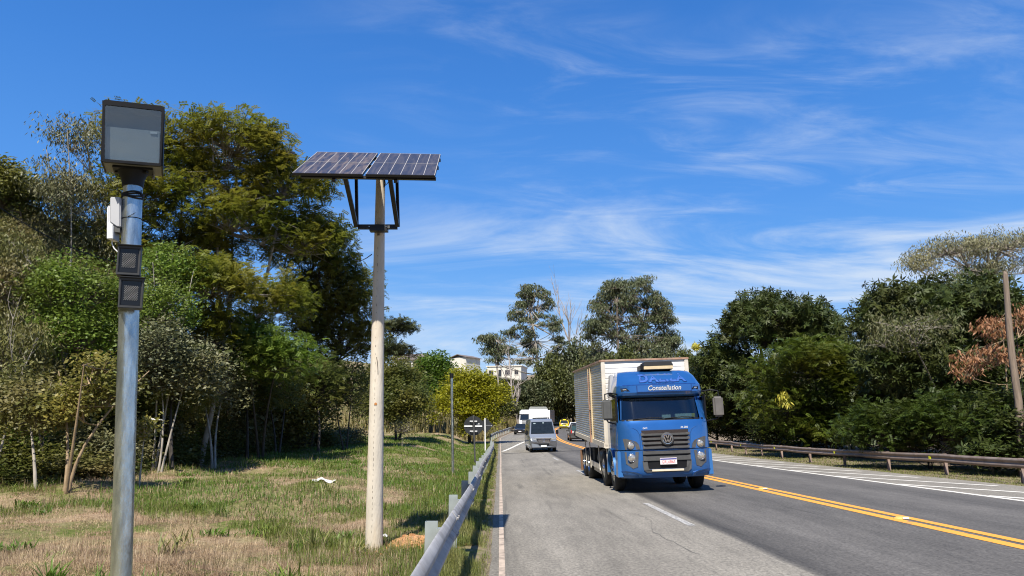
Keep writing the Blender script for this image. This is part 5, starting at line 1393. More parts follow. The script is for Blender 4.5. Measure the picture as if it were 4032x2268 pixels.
# dead tree: limbs only
def bare_tree(name, label, base, top, spread, seed, mat, r0, nb=9, levels=3, hk=.8):
    rg = np.random.default_rng(seed); bz = hz(*base); T = thing(name, label, 'tree', (base[0], base[1], bz)); mb = MB(); H = top - bz
    def grow(p, d, L, r, lv):
        pts = [p]; n = 5
        for i in range(n):
            d = nrm(d + rg.normal(size=3) * .10 + np.array([0, 0, .05])); pts.append(pts[-1] + d * L / n)
        mb.tube(pts, list(np.linspace(r, r * .35, n + 1)), 6, cap=False)
        if lv:
            for k in range(nb if lv == levels else 4):
                i = rg.integers(2, n + 1); a = rg.uniform(0, 2 * pi)
                dd = nrm(d + np.array([cos(a), sin(a), .35]) * spread)
                grow(pts[i], dd, L * rg.uniform(.35, .6), r * .42, lv - 1)
    grow(np.array([0, 0, -.3]), np.array([0.0, 0, 1]), H * hk, r0, levels)
    mb.build('trunk', mat, T, smooth=60, fix=False); return T
# ---- left wood
tree('feathery_tree', 'tall olive feathery tree with pale branches between camera pole and solar pole', 'tree', bx_(590, 38),
     [ell(430, 745, 300, 440, 38), ell(385, 560, 350, 560, 37), ell(580, 840, 390, 560, 39), ell(640, 870, 520, 700, 40), ell(450, 700, 470, 640, 37.5), ell(380, 600, 560, 720, 38.5)], 'frond', L_olive, m_palebark, tr=.24, nclump=330, per=25, size=.34, csz=.52, seed=11, stems=3, flat=.45, shell=(.5, 1.0), twig_r=.022)
tree('feathery_tree', 'dark feathery tree with leaning crown immediately left of concrete pole', 'tree', bx_(770, 44),
     [ell(720, 935, 640, 800, 44), ell(770, 955, 760, 960, 45), ell(680, 850, 700, 900, 44), ell(690, 890, 545, 700, 43), ell(820, 950, 720, 820, 44)], 'frond', leafM('mid_olive_leaves', (.070, .090, .014), (.165, .18, .030), (.18, .165, .030), trans=.5), m_darkbark, tr=.2, nclump=230, per=26, size=.34, csz=.6, seed=12, stems=3, flat=.5, twig_r=.02)  # leaf colour between the olive and the dark olive
tree('feathery_tree', 'olive tree rising directly behind the glass camera box', 'tree', bx_(330, 37),
     [ell(230, 430, 265, 420, 36), ell(240, 440, 390, 610, 35), ell(200, 420, 540, 700, 35.5)], 'frond', L_olive, m_trunk, tr=.18, nclump=130, per=24, size=.32, csz=.5, seed=13, stems=2, flat=.5, twig_r=.02)
tree('sparse_tree', 'sparse grey-green tree on upper slope left of camera box', 'tree', bx_(130, 33),
     [ell(110, 255, 300, 420, 33), ell(50, 240, 400, 560, 32), ell(100, 290, 430, 590, 33), ell(40, 270, 520, 650, 34), ell(120, 330, 560, 680, 34)], 'droop', L_grey, m_palebark, tr=.11, nclump=120, per=80, size=.19, csz=.42, seed=14, stems=3, shell=(.3, 1.0))
tree('hillside_tree', 'dense dark green tree at left picture edge high on slope', 'tree', bx_(0, 31), [ell(-150, 70, 410, 545, 31), ell(-80, 110, 430, 560, 32)], 'leaf', L_olive2, m_trunk, tr=.12, nclump=80, per=95, size=.17, csz=.42, seed=15, stems=2)
tree('leafy_shrub', 'large bright green shrub left of camera pole halfway up', 'shrub', bx_(190, 25.5), [ell(70, 300, 655, 830, 25), ell(95, 285, 770, 930, 24.6)], 'leaf', L_bright, m_trunk, tr=.07, nclump=130, per=75, size=.115, csz=.30, seed=16, stems=4)
tree('leafy_shrub', 'brownish half-dry shrub at far left edge of slope', 'shrub', bx_(50, 24), [ell(-100, 110, 590, 830, 25), ell(-70, 110, 780, 1010, 22.5)], 'droop', L_brown, m_palebark, tr=.06, nclump=140, per=75, size=.15, csz=.32, seed=17, stems=4)
tree('leafy_shrub', 'bright green shrub peeping out right behind camera pole', 'shrub', bx_(392, 26), [ell(300, 480, 700, 860, 26), ell(330, 500, 620, 760, 28)], 'leaf', L_bright, m_palebark, tr=.06, nclump=110, per=75, size=.12, csz=.32, seed=18, stems=3)
tree('feathery_tree', 'low olive feathery tree with white-barked trunk in wood edge', 'tree', bx_(505, 30), [ell(380, 680, 650, 800, 30), ell(420, 620, 760, 930, 30), ell(620, 780, 680, 840, 33)], 'frond', L_olive, m_palebark, tr=.13, nclump=160, per=24, size=.27, csz=.42, seed=19, stems=1, flat=.5)
tree('feathery_tree', 'sunlit yellow-green tree bough hanging over the dark wood edge', 'tree', bx_(660, 33), [ell(590, 800, 830, 985, 31.5), ell(540, 700, 780, 900, 32)], 'frond', L_bright, m_darkbark, tr=.09, nclump=100, per=26, size=.25, csz=.42, seed=20, stems=2, flat=.5)
tree('leafy_shrub', 'grey-green tangled shrub right of camera pole near ground', 'shrub', bx_(408, 25), [ell(345, 560, 850, 1040, 26), ell(330, 470, 800, 980, 25)], 'leaf', L_grey, m_palebark, tr=.06, nclump=130, per=60, size=.12, csz=.34, seed=21, stems=2)
tree('small_tree', 'small multi-stemmed tree with tan stems and yellowing leaves by camera pole', 'tree', bx_(182, 18.6), [ell(165, 330, 930, 1080, 19), ell(200, 300, 880, 980, 19), ell(120, 240, 960, 1080, 18.8)], 'leaf', L_yell, m_tanbark, tr=.085, nclump=85, per=26, size=.12, csz=.26, seed=22, stems=3, shell=(.3, 1), spread_=.8)
tree('small_tree', 'thin sapling with pale trunk at wood edge left of yellowing tree', 'tree', bx_(107, 18.8), [ell(20, 190, 960, 1110, 19.5), ell(-40, 100, 920, 1120, 20)], 'leaf', L_brown, m_palebark, tr=.05, nclump=90, per=60, size=.12, csz=.3, seed=23)
tree('small_tree', 'slender sapling with yellow-green tuft just right of camera pole', 'tree', bx_(362, 20.5), [ell(335, 395, 1040, 1125, 20.5)], 'leaf', L_yell, m_palebark, tr=.035, nclump=16, per=14, size=.14, csz=.16, seed=24)
dead = [(452, 24.5), (536, 28.5), (480, 27), (560, 31), (640, 34), (585, 30)]
for k, (x, Y) in enumerate([(440, 25.5), (545, 29), (625, 33), (700, 36), (800, 40), (870, 43)]):
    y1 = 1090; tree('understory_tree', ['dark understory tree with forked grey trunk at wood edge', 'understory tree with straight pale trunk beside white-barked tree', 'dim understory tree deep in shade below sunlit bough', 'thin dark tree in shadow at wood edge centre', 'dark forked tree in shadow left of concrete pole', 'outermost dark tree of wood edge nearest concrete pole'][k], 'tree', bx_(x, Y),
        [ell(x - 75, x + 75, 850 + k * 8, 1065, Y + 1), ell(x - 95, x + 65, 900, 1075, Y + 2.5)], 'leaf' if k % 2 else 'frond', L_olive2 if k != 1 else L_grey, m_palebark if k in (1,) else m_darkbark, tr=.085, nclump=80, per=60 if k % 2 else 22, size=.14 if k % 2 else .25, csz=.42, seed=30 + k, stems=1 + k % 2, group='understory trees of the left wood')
# shrubs covering the slope behind
sl = [(-30, 700, 30), (60, 860, 27), (250, 900, 30), (330, 700, 34), (520, 640, 42), (640, 720, 42), (160, 620, 33), (430, 560, 44), (700, 600, 48), (300, 560, 40), (-60, 560, 36), (560, 900, 38), (700, 900, 42), (220, 1010, 27), (20, 1030, 24), (330, 1000, 29), (480, 1010, 34)]
proto = None
for k, (x, y, Y) in enumerate(sl):
    p = at(x, y, Y); z0 = hz(p[0], p[1]); h = max(1.6, p[2] - z0)
    if k < 4:
        o = tree('slope_shrub', 'shrub covering the steep slope behind the front trees', 'shrub', (p[0], Y), [(p[0], Y, z0 + 1.2, 2.3, 2.3, 1.4), (p[0] + .8, Y - .6, z0 + 1.7, 1.6, 1.6, 1.2)], 'leaf', (L_brown, L_olive2, L_bright, L_grey)[k], m_trunk, tr=.06, nclump=85, per=70, size=.15, csz=.36, seed=50 + k, stems=3, group='shrubs on the left slope')
        if k == 0: protos = [o]
        else: protos.append(o)
    else:
        o = copy_tree(protos[k % 4]); o.location = (p[0], Y, z0); o.rotation_euler = (0, 0, k * 1.3)
    s = min(1.5, max(.8, h / 3.0)); o.scale = (s, s, s)
ug = [(-40, 23), (15, 22.5), (70, 22), (140, 22.5), (215, 23.5), (270, 24.5), (320, 26), (385, 27.5), (430, 29), (480, 31.5), (540, 33), (600, 36), (650, 38), (720, 42), (780, 45), (840, 48), (560, 40), (690, 48), (800, 52), (880, 52)]
for k, (x, Y) in enumerate(ug):
    p = at(x, 1060, Y); X_ = max(p[0], float(np.interp(Y, _TLy, _TLx)) - 2.0); o = copy_tree(protos[(1, 3, 1, 0)[k % 4]]); o.location = (X_, Y, hz(X_, Y) - .4); o.rotation_euler = (0, 0, k * 2.3); o.location.x -= .8; o.location.y += 1.2; o.scale = (.9, .9, .50 + .10 * (k % 3))
    o['label'] = 'low shrub filling the shade between trunks of the left wood'; o['group'] = 'shrubs between the trunks of the left wood'
rg0 = random.Random(9)
for k in range(24):
    Y = 19.5 + k * 1.15 + rg0.uniform(-.5, .5); X_ = float(np.interp(Y, _TLy, _TLx)) + 1.1 + rg0.uniform(-1.6, .6)
    if k < 4:
        o = bare_tree('bare_sapling', 'thin bare sapling with crooked pale stem in shade of the wood edge', (X_, Y), hz(X_, Y) + rg0.uniform(3.2, 4.6), .5, 200 + k, (m_palebark, m_trunk, m_palebark, m_darkbark)[k], .045, 6, 2); sap = [o] if k == 0 else sap + [o]
    else: o = copy_tree(sap[k % 4]); o.location = (X_, Y, hz(X_, Y)); o.scale = (1, 1, rg0.uniform(.7, 1.15))
    o['group'] = 'bare saplings along the left wood edge'; o.rotation_euler = (rg0.uniform(-.12, .12), rg0.uniform(-.12, .12), rg0.uniform(0, 6))
# ---- trees right of the concrete pole
tree('umbrella_tree', 'small flat-topped dark tree showing right of concrete pole', 'tree', bx_(965, 62), [ell(940, 1035, 800, 850, 62), ell(945, 1010, 850, 900, 61), ell(1000, 1045, 808, 835, 62), ell(960, 1050, 868, 905, 64)], 'frond', L_euc, m_darkbark, tr=.12, nclump=70, per=20, size=.34, csz=.42, seed=60, flat=.35, twig_r=.03)
tree('wood_edge_tree', 'dark rounded tree low behind right side of concrete pole', 'tree', bx_(1000, 60), [ell(935, 1065, 900, 1040, 60), ell(970, 1080, 960, 1090, 58), ell(925, 1000, 950, 1090, 59)], 'leaf', L_olive2, m_darkbark, tr=.15, nclump=130, per=75, size=.22, csz=.55, seed=61, stems=2)
tree('leafy_tree', 'fresh green tree behind left side of the yellow tree', 'tree', bx_(1085, 86), [ell(1040, 1140, 890, 980, 86), ell(1045, 1120, 950, 1050, 85)], 'leaf', leafM('fresh_green_leaves', (.05, .10, .008), (.12, .19, .02), trans=.4), m_darkbark, tr=.16, nclump=90, per=70, size=.32, csz=.62, seed=62)
tree('yellow_tree', 'bright yellow-green tree behind the round sign and thin post', 'tree', bx_(1185, 76), [ell(1120, 1240, 925, 1010, 76), ell(1085, 1200, 970, 1085, 75), ell(1180, 1285, 960, 1040, 76), ell(1170, 1260, 1010, 1085, 75.5), ell(1150, 1215, 1050, 1100, 75)], 'leaf', L_gold, m_darkbark, tr=.18, nclump=190, per=75, size=.25, csz=.48, seed=63, stems=3)
tree('dry_bush', 'dead brown bush in grass right of concrete pole', 'bush', bx_(1012, 47), [ell(985, 1045, 1055, 1105, 47)], 'leaf', L_brown, m_palebark, tr=.03, nclump=60, per=8, size=.12, csz=.25, seed=64, stems=4)
# ---- background of the bend
def lobes(fn, y0, y1, n, Y, seed, sw, sh):
    r = random.Random(seed); out = []
    for i in range(n):
        t = (i + r.random()) / n; y = y0 + (y1 - y0) * t; x0_, x1_ = fn(t); x = r.uniform(x0_, x1_) if i % 3 else r.choice((x0_, x1_)) + r.uniform(-4, 4); k = r.uniform(.7, 1.3)
        out.append(ell(x - sw * k, x + sw * k, y - sh * k, y + sh * k, Y + r.uniform(-2.5, 2.5)))
    return out
tree('eucalyptus_tree', 'tall open eucalyptus with layered crown above white houses', 'tree', bx_(1352, 178), lobes(lambda t: (1338 - 98 * t**.75, 1352 + 66 * t**.6), 722, 915, 60, 178, 3, 19, 9.5), 'droop', L_euc, m_palebark, tr=.5, nclump=215, per=46, size=.66, csz=.66, seed=70, limb_k=.28, flat=.38, twig_r=.085, shell=(.35, 1))
tree('eucalyptus_tree', 'large round-crowned eucalyptus towering behind the blue lorry', 'tree', bx_(1580, 150), lobes(lambda t: (1582 - 92 * math.sin(pi * min(1, .12 + t * .62)), 1580 + 104 * math.sin(pi * min(1, .10 + t * .60))), 706, 915, 85, 150, 5, 25, 14), 'droop', L_euc, m_trunk, tr=.55, nclump=330, per=52, size=.66, csz=.72, seed=71, limb_k=.24, flat=.42, twig_r=.07, stems=2, shell=(.5, 1))
tree('eucalyptus_tree', 'drooping thin eucalyptus bough tree right of the round crown', 'tree', bx_(1640, 152), [ell(1640, 1720, 835, 880, 152), ell(1650, 1700, 860, 905, 152)], 'droop', L_euc, m_darkbark, tr=.25, nclump=34, per=50, size=.7, csz=.8, seed=72, twig_r=.06)
tree('umbrella_tree', 'small open tree with thin pale limbs beside the flat white house', 'tree', bx_(1262, 160), [ell(1190, 1260, 838, 868, 160), ell(1215, 1300, 860, 900, 160)], 'droop', L_euc, m_palebark, tr=.25, nclump=40, per=45, size=.7, csz=.8, seed=73, flat=.4, twig_r=.07)
m_deadbark = M('dead_pale_wood', (.36, .31, .27), .85, var=.25, scale=2)
b_ = bx_(1440, 205); bare_tree('dead_tree', 'bare dead tree with pale upright limbs between two eucalyptus crowns', b_, float(at(1440, 690, 205)[2]), .40, 5, m_deadbark, .46, 11, hk=.54)
b_ = bx_(1308, 140); bare_tree('dead_tree', 'leafless pale tree leaning above white lorry on the bank', b_, float(at(1310, 905, 140)[2]), .6, 8, m_deadbark, .33, 7)
# green masses below the eucalyptus: individual trees
bgm = [(1240, 1005, 130, 60, 40, 0), (1300, 985, 165, 60, 40, 1), (1385, 915, 172, 50, 50, 0), (1440, 880, 178, 60, 60, 1), (1500, 895, 160, 60, 55, 0), (1570, 895, 142, 65, 45, 2), (1650, 890, 140, 60, 45, 1), (1720, 900, 130, 50, 40, 2), (1350, 975, 168, 55, 45, 1), (1420, 945, 190, 60, 50, 0), (1480, 960, 170, 60, 55, 1), (1330, 1000, 175, 50, 40, 0), (1230, 975, 215, 40, 22, 1), (1275, 982, 218, 40, 22, 0), (1322, 968, 220, 40, 30, 1), (1110, 950, 150, 40, 36, 1), (1060, 930, 120, 45, 45, 0), (1020, 950, 100, 45, 50, 1), (960, 940, 90, 60, 60, 0), (1180, 985, 125, 60, 40, 2), (1560, 980, 150, 70, 70, 0), (1680, 980, 120, 70, 70, 1), (1760, 960, 110, 60, 70, 0), (1850, 960, 100, 70, 80, 1)]
gp = []
for k, (x, y, Y, w, h, t) in enumerate(bgm):
    p = at(x, y, Y); z0 = hz(p[0], Y); hh_ = h / 1860 * Y; ww = w / 1860 * Y; zt = max(p[2] + hh_ * .4, z0 + 3)
    if len(gp) < 3:
        o = tree('background_tree', 'green tree in the wooded background beyond the bend', 'tree', (p[0], Y), [(p[0], Y, z0 + 5.5, 4.6, 4.6, 3.6), (p[0] + 2, Y, z0 + 3.5, 3.6, 3.6, 3.2), (p[0] - 2.2, Y - 1, z0 + 3.2, 3.6, 3.6, 3.0)], 'leaf', (L_farbush, L_euc, leafM('light_green_far_leaves', (.07, .085, .02), (.15, .16, .045), trans=.3))[len(gp)], m_darkbark, tr=.22, nclump=120, per=70, size=.5, csz=.85, seed=80 + k, group='trees beyond the bend', twig_r=.05)
        gp.append(o)
    else: o = copy_tree(gp[t]); o.location = (p[0], Y, z0); 
    o.rotation_euler = (0, 0, k * 2.1)
    sz = max(.5, (zt - z0) / 9.0); sx_ = max(.5, ww / 5.2); o.scale = (sx_, sx_, sz)
# ---- right side
tree('mango_tree', 'large dark glossy-leaved tree with rounded top just right of the lorry', 'tree', bx_(1930, 62), [ell(1800, 2090, 745, 900, 62), ell(1745, 1900, 860, 1010, 64), ell(1960, 2130, 790, 930, 61), ell(1780, 1980, 900, 1060, 62), ell(1750, 1900, 980, 1110, 66)], 'whorl', L_mango, m_darkbark, tr=.3, nclump=330, per=22, size=.42, csz=.55, seed=90, shell=(.6, 1.0))
tree('feathery_tree', 'mid-green feathery tree in front of the dark tree behind right barrier', 'tree', bx_(2080, 47), [ell(1890, 2210, 850, 1000, 47), ell(1880, 2080, 950, 1110, 47.5), ell(2060, 2290, 870, 1060, 46), ell(1960, 2200, 1020, 1130, 47)], 'frond', L_fern, m_darkbark, tr=.16, nclump=260, per=24, size=.36, csz=.55, seed=91, stems=2, flat=.42)
tree('mango_tree', 'tall dark long-leaved tree behind the orange dead branch', 'tree', bx_(2380, 38), [ell(2160, 2380, 715, 900, 38), ell(2290, 2560, 700, 900, 39), ell(2260, 2460, 860, 1050, 37), ell(2430, 2680, 760, 1010, 38), ell(2170, 2330, 850, 1000, 38)], 'whorl', L_mango, m_palebark, tr=.26, nclump=330, per=22, size=.34, csz=.5, seed=92, shell=(.55, 1.0))
tree('pale_canopy_tree', 'tall tree with pale flat umbrella crown at right skyline', 'tree', bx_(2500, 45), [ell(2290, 2480, 600, 660, 45), ell(2420, 2620, 585, 650, 45.5), ell(2265, 2360, 640, 700, 44), ell(2560, 2720, 620, 700, 45), ell(2400, 2560, 650, 720, 46)], 'droop', L_pale, m_palebark, tr=.2, nclump=190, per=55, size=.20, csz=.42, seed=93, flat=.45, twig_r=.022)
tree('small_tree', 'pale leafy low bough tree in the middle of the dark right trees', 'tree', bx_(2400, 37), [ell(2180, 2400, 790, 850, 33.5), ell(2250, 2370, 830, 880, 33.5), ell(2160, 2290, 820, 900, 34)], 'droop', L_farbush, m_palebark, tr=.08, nclump=50, per=40, size=.18, csz=.34, seed=94)
tree('dead_branch_tree', 'dead tree with orange dry leaves beside the broken wooden pole', 'tree', bx_(2500, 30.0), [ell(2410, 2545, 870, 930, 30), ell(2450, 2550, 790, 870, 30), ell(2405, 2470, 900, 970, 30), ell(2555, 2640, 760, 850, 30.5), ell(2560, 2640, 870, 960, 30.5)], 'droop', L_orange, m_tanbark, tr=.05, nclump=75, per=17, size=.22, csz=.20, seed=95, crownname='dry_leaves')
tree('feathery_shrub', 'green feathery shrub spilling towards right barrier below dead branch', 'shrub', bx_(2330, 33), [ell(2110, 2330, 1010, 1150, 34), ell(2270, 2500, 980, 1150, 32), ell(2430, 2620, 1000, 1170, 29)], 'frond', leafM('deep_green_fronds', (.030, .055, .007), (.075, .108, .014), (.060, .072, .010), trans=.35), m_darkbark, tr=.06, nclump=210, per=24, size=.24, csz=.40, seed=96, stems=4, flat=.5)
tree('broadleaf_plant', 'young plant with long drooping leaves at foot of broken pole', 'plant', bx_(2490, 28), [ell(2430, 2540, 1110, 1170, 28)], 'whorl', L_mango, m_tanbark, tr=.02, nclump=22, per=6, size=.30, csz=.14, seed=97, stems=3)
tree('variegated_plant', 'yellow-striped long-leaved plant hanging in front of right trees', 'plant', bx_(1968, 45), [ell(1952, 1985, 985, 1030, 44.6)], 'droop', L_vine, m_tanbark, tr=.03, nclump=10, per=9, size=.30, csz=.12, seed=98, trunk=False)
tree('flowering_shoot', 'tuft of yellow leaves sticking out beside cargo box top corner', 'plant', bx_(1742, 61), [ell(1740, 1754, 866, 886, 61)], 'whorl', L_vine, m_tanbark, tr=.04, nclump=4, per=8, size=.28, csz=.12, seed=99, trunk=False)
# deep background of the right-hand trees
rb = [(1800, 1010, 72), (1900, 1000, 70), (2010, 980, 60), (2130, 960, 55), (2250, 960, 50), (2370, 930, 47), (2490, 930, 44), (2600, 930, 40), (2680, 980, 33), (1840, 1060, 66), (1960, 1070, 56), (2100, 1080, 50), (2240, 1090, 44), (2380, 1090, 39), (2540, 1080, 34), (2650, 1100, 28)]
rpz = None
for k, (x, y, Y) in enumerate(rb):
    p = at(x, y, Y); z0 = hz(p[0], Y)
    if rpz is None:
        rpz = o = tree('understory_tree', 'dark tree filling the shade behind the right barrier', 'tree', (p[0], Y), [(p[0], Y, z0 + 2.6, 2.8, 2.4, 2.4), (p[0] + 1, Y + 1, z0 + 4.2, 2.2, 2.2, 2.0), (p[0] - 1, Y, z0 + 1.4, 2.4, 2.0, 1.2)], 'leaf', L_mango, m_darkbark, tr=.12, nclump=130, per=60, size=.22, csz=.5, seed=110, group='shaded trees behind the right barrier')
    else: o = copy_tree(rpz); o.location = (p[0], Y, z0)
    o.rotation_euler = (0, 0, k * 1.7); s = max(.55, (p[2] - z0) / 5.0 + .25); o.scale = (max(.9, s), max(.9, s), s)

# broken wooden pole
g = thing('wooden_pole', 'weathered leaning wooden pole with snapped top among right trees', 'pole', (*bx_(2572, 27.5), 0)); g.location.z = hz(*bx_(2572, 27.5))
pp_ = [Vector(at(x, y, 27.5)) - Vector(g.location) for x, y in ((2576, 1240), (2571, 1130), (2562, 1010), (2546, 900), (2537, 800), (2529, 690))]
mb = MB(); mb.tube(pp_, [.16, .15, .135, .12, .105, .09], 14, cap=False)
e = pp_[-1]; mb.tube([e, e + Vector((-.05, 0, .12))], [.09, .02], 14, cap=False); mb.tube([e + Vector((.05, .02, -.02)), e + Vector((.06, .02, .2))], [.05, .01], 6)
mb.build('pole', M('weathered_wood', (.20, .15, .11), .9, var=.3, scale=3, bump=.8, bscale=6, dirt=(.12, .10, .085), stretch=(6, 6, .5)), g, smooth=60)
mb = MB(); mb.tube([p + Vector((-.22, -.12, 0)) for p in pp_[1:5]], .012, 5); mb.tube([pp_[4] + Vector((.12, -.12, 0)), pp_[2] + Vector((.10, -.18, 0)), pp_[1] + Vector((.05, -.2, 0))], .012, 5); mb.build('loose_cable', m_black, g)

# ------------------------------------------------------------------ houses on the hill
m_wallw = M('whitewashed_wall', (.62, .58, .50), .9, var=.08, scale=.6, dirt=(.52, .48, .42)); m_roofd = M('fibre_cement_roof', (.16, .13, .115), .85, var=.2, scale=1.5, stretch=(4, 1, 1)); m_winb = M('window_dark', (.03, .03, .035), .3)
def house(name, label, x0, x1, ytop, Y, dep, floors, roof, yaw=0.0, wins=()):
    a, b = at(x0, ytop, Y), at(x1, ytop, Y); cx = (a[0] + b[0]) / 2; w = b[0] - a[0]; top = a[2]; z0 = top - floors
    T = thing(name, label, 'house', (cx, Y, z0), (0, 0, yaw))
    h = floors; mb = MB(); mb.bx(-w / 2, w / 2, 0, dep, -12, h); mb.build('wall', m_wallw, T)
    if roof == 'gable':
        mb = MB(); e = .5
        mb.rings([[(-w / 2 - e, y, h - .1), (0, y, h + w * .14), (w / 2 + e, y, h - .1), (w / 2 + e, y, h + .08), (0, y, h + w * .14 + .2), (-w / 2 - e, y, h + .08)] for y in (-e, dep + e)]); mb.build('roof', m_roofd, T)
        mb = MB(); mb.prism([(-w / 2 + .2, h + .01), (w / 2 - .2, h + .01), (0, h + w * .13)], .1, lambda x, z: .25); mb.build('gable_opening', m_winb, T)
    elif roof == 'side':
        mb = MB(); e = .6; mb.rings([[(x, -e, h - .1), (x, dep / 2, h + 2.0), (x, dep + e, h - .1), (x, dep + e, h + .1), (x, dep / 2, h + 2.2), (x, -e, h + .1)] for x in (-w / 2 - e, w / 2 + e)]); mb.build('roof', m_roofd, T)
    else:
        mb = MB(); mb.bx(-w / 2 - .25, w / 2 + .25, -.25, dep + .25, h + .002, h + .3); mb.build('roof', m_wallw, T)
        mb = MB(); mb.lathe([(.6, h + .3), (.6, h + 1.2), (.68, h + 1.25), (.3, h + 1.5)], (-w * .25, 2, 0), 'Z', 14); mb.build('water_tank', m_signback, T)
    for (u, v, ww, hh_) in wins:
        mb = MB(); mb.bx(u * w - ww / 2, u * w + ww / 2, -.04, .1, h - v - hh_ / 2, h - v + hh_ / 2); f = mb.build('window', m_winb, T)
        mb = MB(); mb.bx(u * w - ww / 2 - .12, u * w + ww / 2 + .12, -.1, -.005, h - v - hh_ / 2 - .15, h - v - hh_ / 2); mb.build('window_sill', m_wallw, f)
    return T
house('house', 'tall white house with brown gabled roof above the yellow tree', 1126, 1178, 900, 240, 7.5, 7.0, 'gable', radians(-36), ((-.3, 5.2, 1.0, 1.3), (.1, 5.2, .9, 1.2)))
mbx = MB(); 
house('house', 'low flat-roofed white house right of the gabled house', 1224, 1312, 922, 235, 9, 4.0, 'flat', radians(-14), ((-.38, 1.9, 1.5, 1.5), (.1, 1.9, 1.5, 1.5), (-.12, 2.1, 1.0, 2.2), (.36, 1.9, 1.2, 1.4)))
house('house', 'house with long dark roof half hidden behind trees at left', 985, 1065, 905, 220, 9, 4.0, 'side', radians(-8), ((-.2, 1.5, 2.2, 1.6), (.05, 1.5, 1.4, 1.8), (.3, 1.5, 2.0, 1.6)))

# ------------------------------------------------------------------ grass
def blades(name, X, Y, H, Wd, mat, rg, lie=0.35, label=None, curl=.5):
    n = len(X); Z = hterr(X, Y) - .015
    a = rg.uniform(0, 2 * pi, n); D = np.stack([np.cos(a), np.sin(a), np.zeros(n)], 1); S = np.stack([-np.sin(a), np.cos(a), np.zeros(n)], 1)
    le = rg.uniform(0, lie, n)[:, None]; up = np.array([0, 0, 1.0]); B = np.stack([X, Y, Z], 1); H = H[:, None]; Wd = np.broadcast_to(Wd, (n,))[:, None]
    m_ = B + (up * (1 - le * .5) + D * le * .6) * H * .55; t = B + (up * (1 - le) * (1 - curl * le) + D * (le * 1.3)) * H
    V = np.stack([B - S * Wd / 2, B + S * Wd / 2, m_ + S * Wd * .38, t, m_ - S * Wd * .38], 1).reshape(-1, 3)
    i = np.arange(n) * 5
    F = np.concatenate([np.stack([i, i + 1, i + 2, i + 4], 1), np.stack([i + 4, i + 2, i + 3, i + 3], 1)])
    # second part is a triangle: build with separate loops
    q = np.stack([i, i + 1, i + 2, i + 4], 1); tr = np.stack([i + 4, i + 2, i + 3], 1)
    me = bpy.data.meshes.new(name); me.vertices.add(len(V)); me.vertices.foreach_set('co', V.astype(np.float32).ravel())
    L = np.concatenate([q.ravel(), tr.ravel()]).astype(np.int32); me.loops.add(len(L)); me.loops.foreach_set('vertex_index', L)
    st = np.concatenate([np.arange(n) * 4, n * 4 + np.arange(n) * 3]).astype(np.int32); me.polygons.add(2 * n); me.polygons.foreach_set('loop_start', st)
    try: me.polygons.foreach_set('loop_total', np.concatenate([np.full(n, 4), np.full(n, 3)]).astype(np.int32))
    except Exception: pass
    me.update(calc_edges=True); me.materials.append(mat)
    o = bpy.data.objects.new(name, me); COL.objects.link(o); kind(o, 'stuff', label); return o
G_green = leafM('grass_green', (0.07475, 0.1271, 0.01495), (0.2242, 0.2841, 0.05233), (0.1645, 0.1868, 0.03738), trans=.35, nscale=.5)
G_lush = leafM('grass_lush', (0.066, 0.132, 0.012), (0.156, 0.252, 0.036), trans=.4)
G_dry = leafM('grass_dry', (0.275, 0.1875, 0.1063), (0.65, 0.5, 0.3), (0.4, 0.2687, 0.175), trans=.2, nscale=.8)
G_mix = leafM('verge_grass', (0.108, 0.12, 0.024), (0.324, 0.3, 0.108), (0.144, 0.18, 0.036), trans=.3, nscale=1.2)
G_tall = leafM('tall_dry_grass', (0.156, 0.126, 0.048), (0.396, 0.312, 0.144), (0.18, 0.168, 0.054), trans=.3, nscale=.3)
rg = np.random.default_rng(77)
def sample(n, ymin, ymax, xf0, xf1, pw=1.6):
    """more samples near the camera"""
    u = rg.random(n); a = ymin**(1 - pw); b = ymax**(1 - pw); Y = (a + u * (b - a))**(1 / (1 - pw)); x0 = xf0(Y); x1 = xf1(Y); return x0 + rg.random(n) * (x1 - x0), Y
def dist_scale(Y): return np.clip(Y / 14, .8, 4.0)
x0 = lambda Y: np.maximum(-Y * .72 - 1.5, np.interp(Y, _TLy, _TLx) - 3.5); x1 = lambda Y: np.full_like(Y, -.75) - .0 * Y
def dryness(X, Y):
    """mown brown patches against green growth"""
    d = fbm(X * .62 + 7, Y * .55 + 3, 31, 4) + .16 * (sstep(-1.2, -3.5, X) - .5) - .012 * np.clip(Y - 20, 0, 14) + .05 * sstep(20, 9, Y) - .10 * sstep(-3.2, -1.2, X)
    return d
X, Y = sample(330000, 6.5, 78, x0, x1, 1.75)
d = dryness(X, Y) + rg.normal(size=len(X)) * .03
k = d < .49; s = dist_scale(Y[k]); pt = fbm(X[k] * 1.3, Y[k] * 1.3, 44)
blades('grass', X[k], Y[k], (.05 + .13 * pt) * rg.uniform(.5, 1.5, k.sum()) * (1 + .25 * (s - 1)), .0075 * s * rg.uniform(.6, 1.4, k.sum()), G_green, rg, .8, 'green grass growing over the left bank')
k2 = ~k; s = dist_scale(Y[k2])
blades('dry_grass', X[k2], Y[k2], (.035 + .05 * rg.random(k2.sum())) * (1 + .25 * (s - 1)), .006 * s, G_dry, rg, 1.25, 'mown dry grass lying on the left bank', .9)
X, Y = sample(60000, 7, 40, x0, x1, 1.8); k = dryness(X, Y) > .44; s = dist_scale(Y[k])
blades('straw', X[k], Y[k], rg.uniform(.08, .24, k.sum()), .005 * s, G_dry, rg, 1.9, 'loose dry straw on mown ground', 1.0)
X, Y = sample(120000, 6.8, 45, x0, x1, 1.7); k = (fbm(X * 1.1 + 3, Y * .9, 71, 4) > .53) & (dryness(X, Y) < .56); s = dist_scale(Y[k])
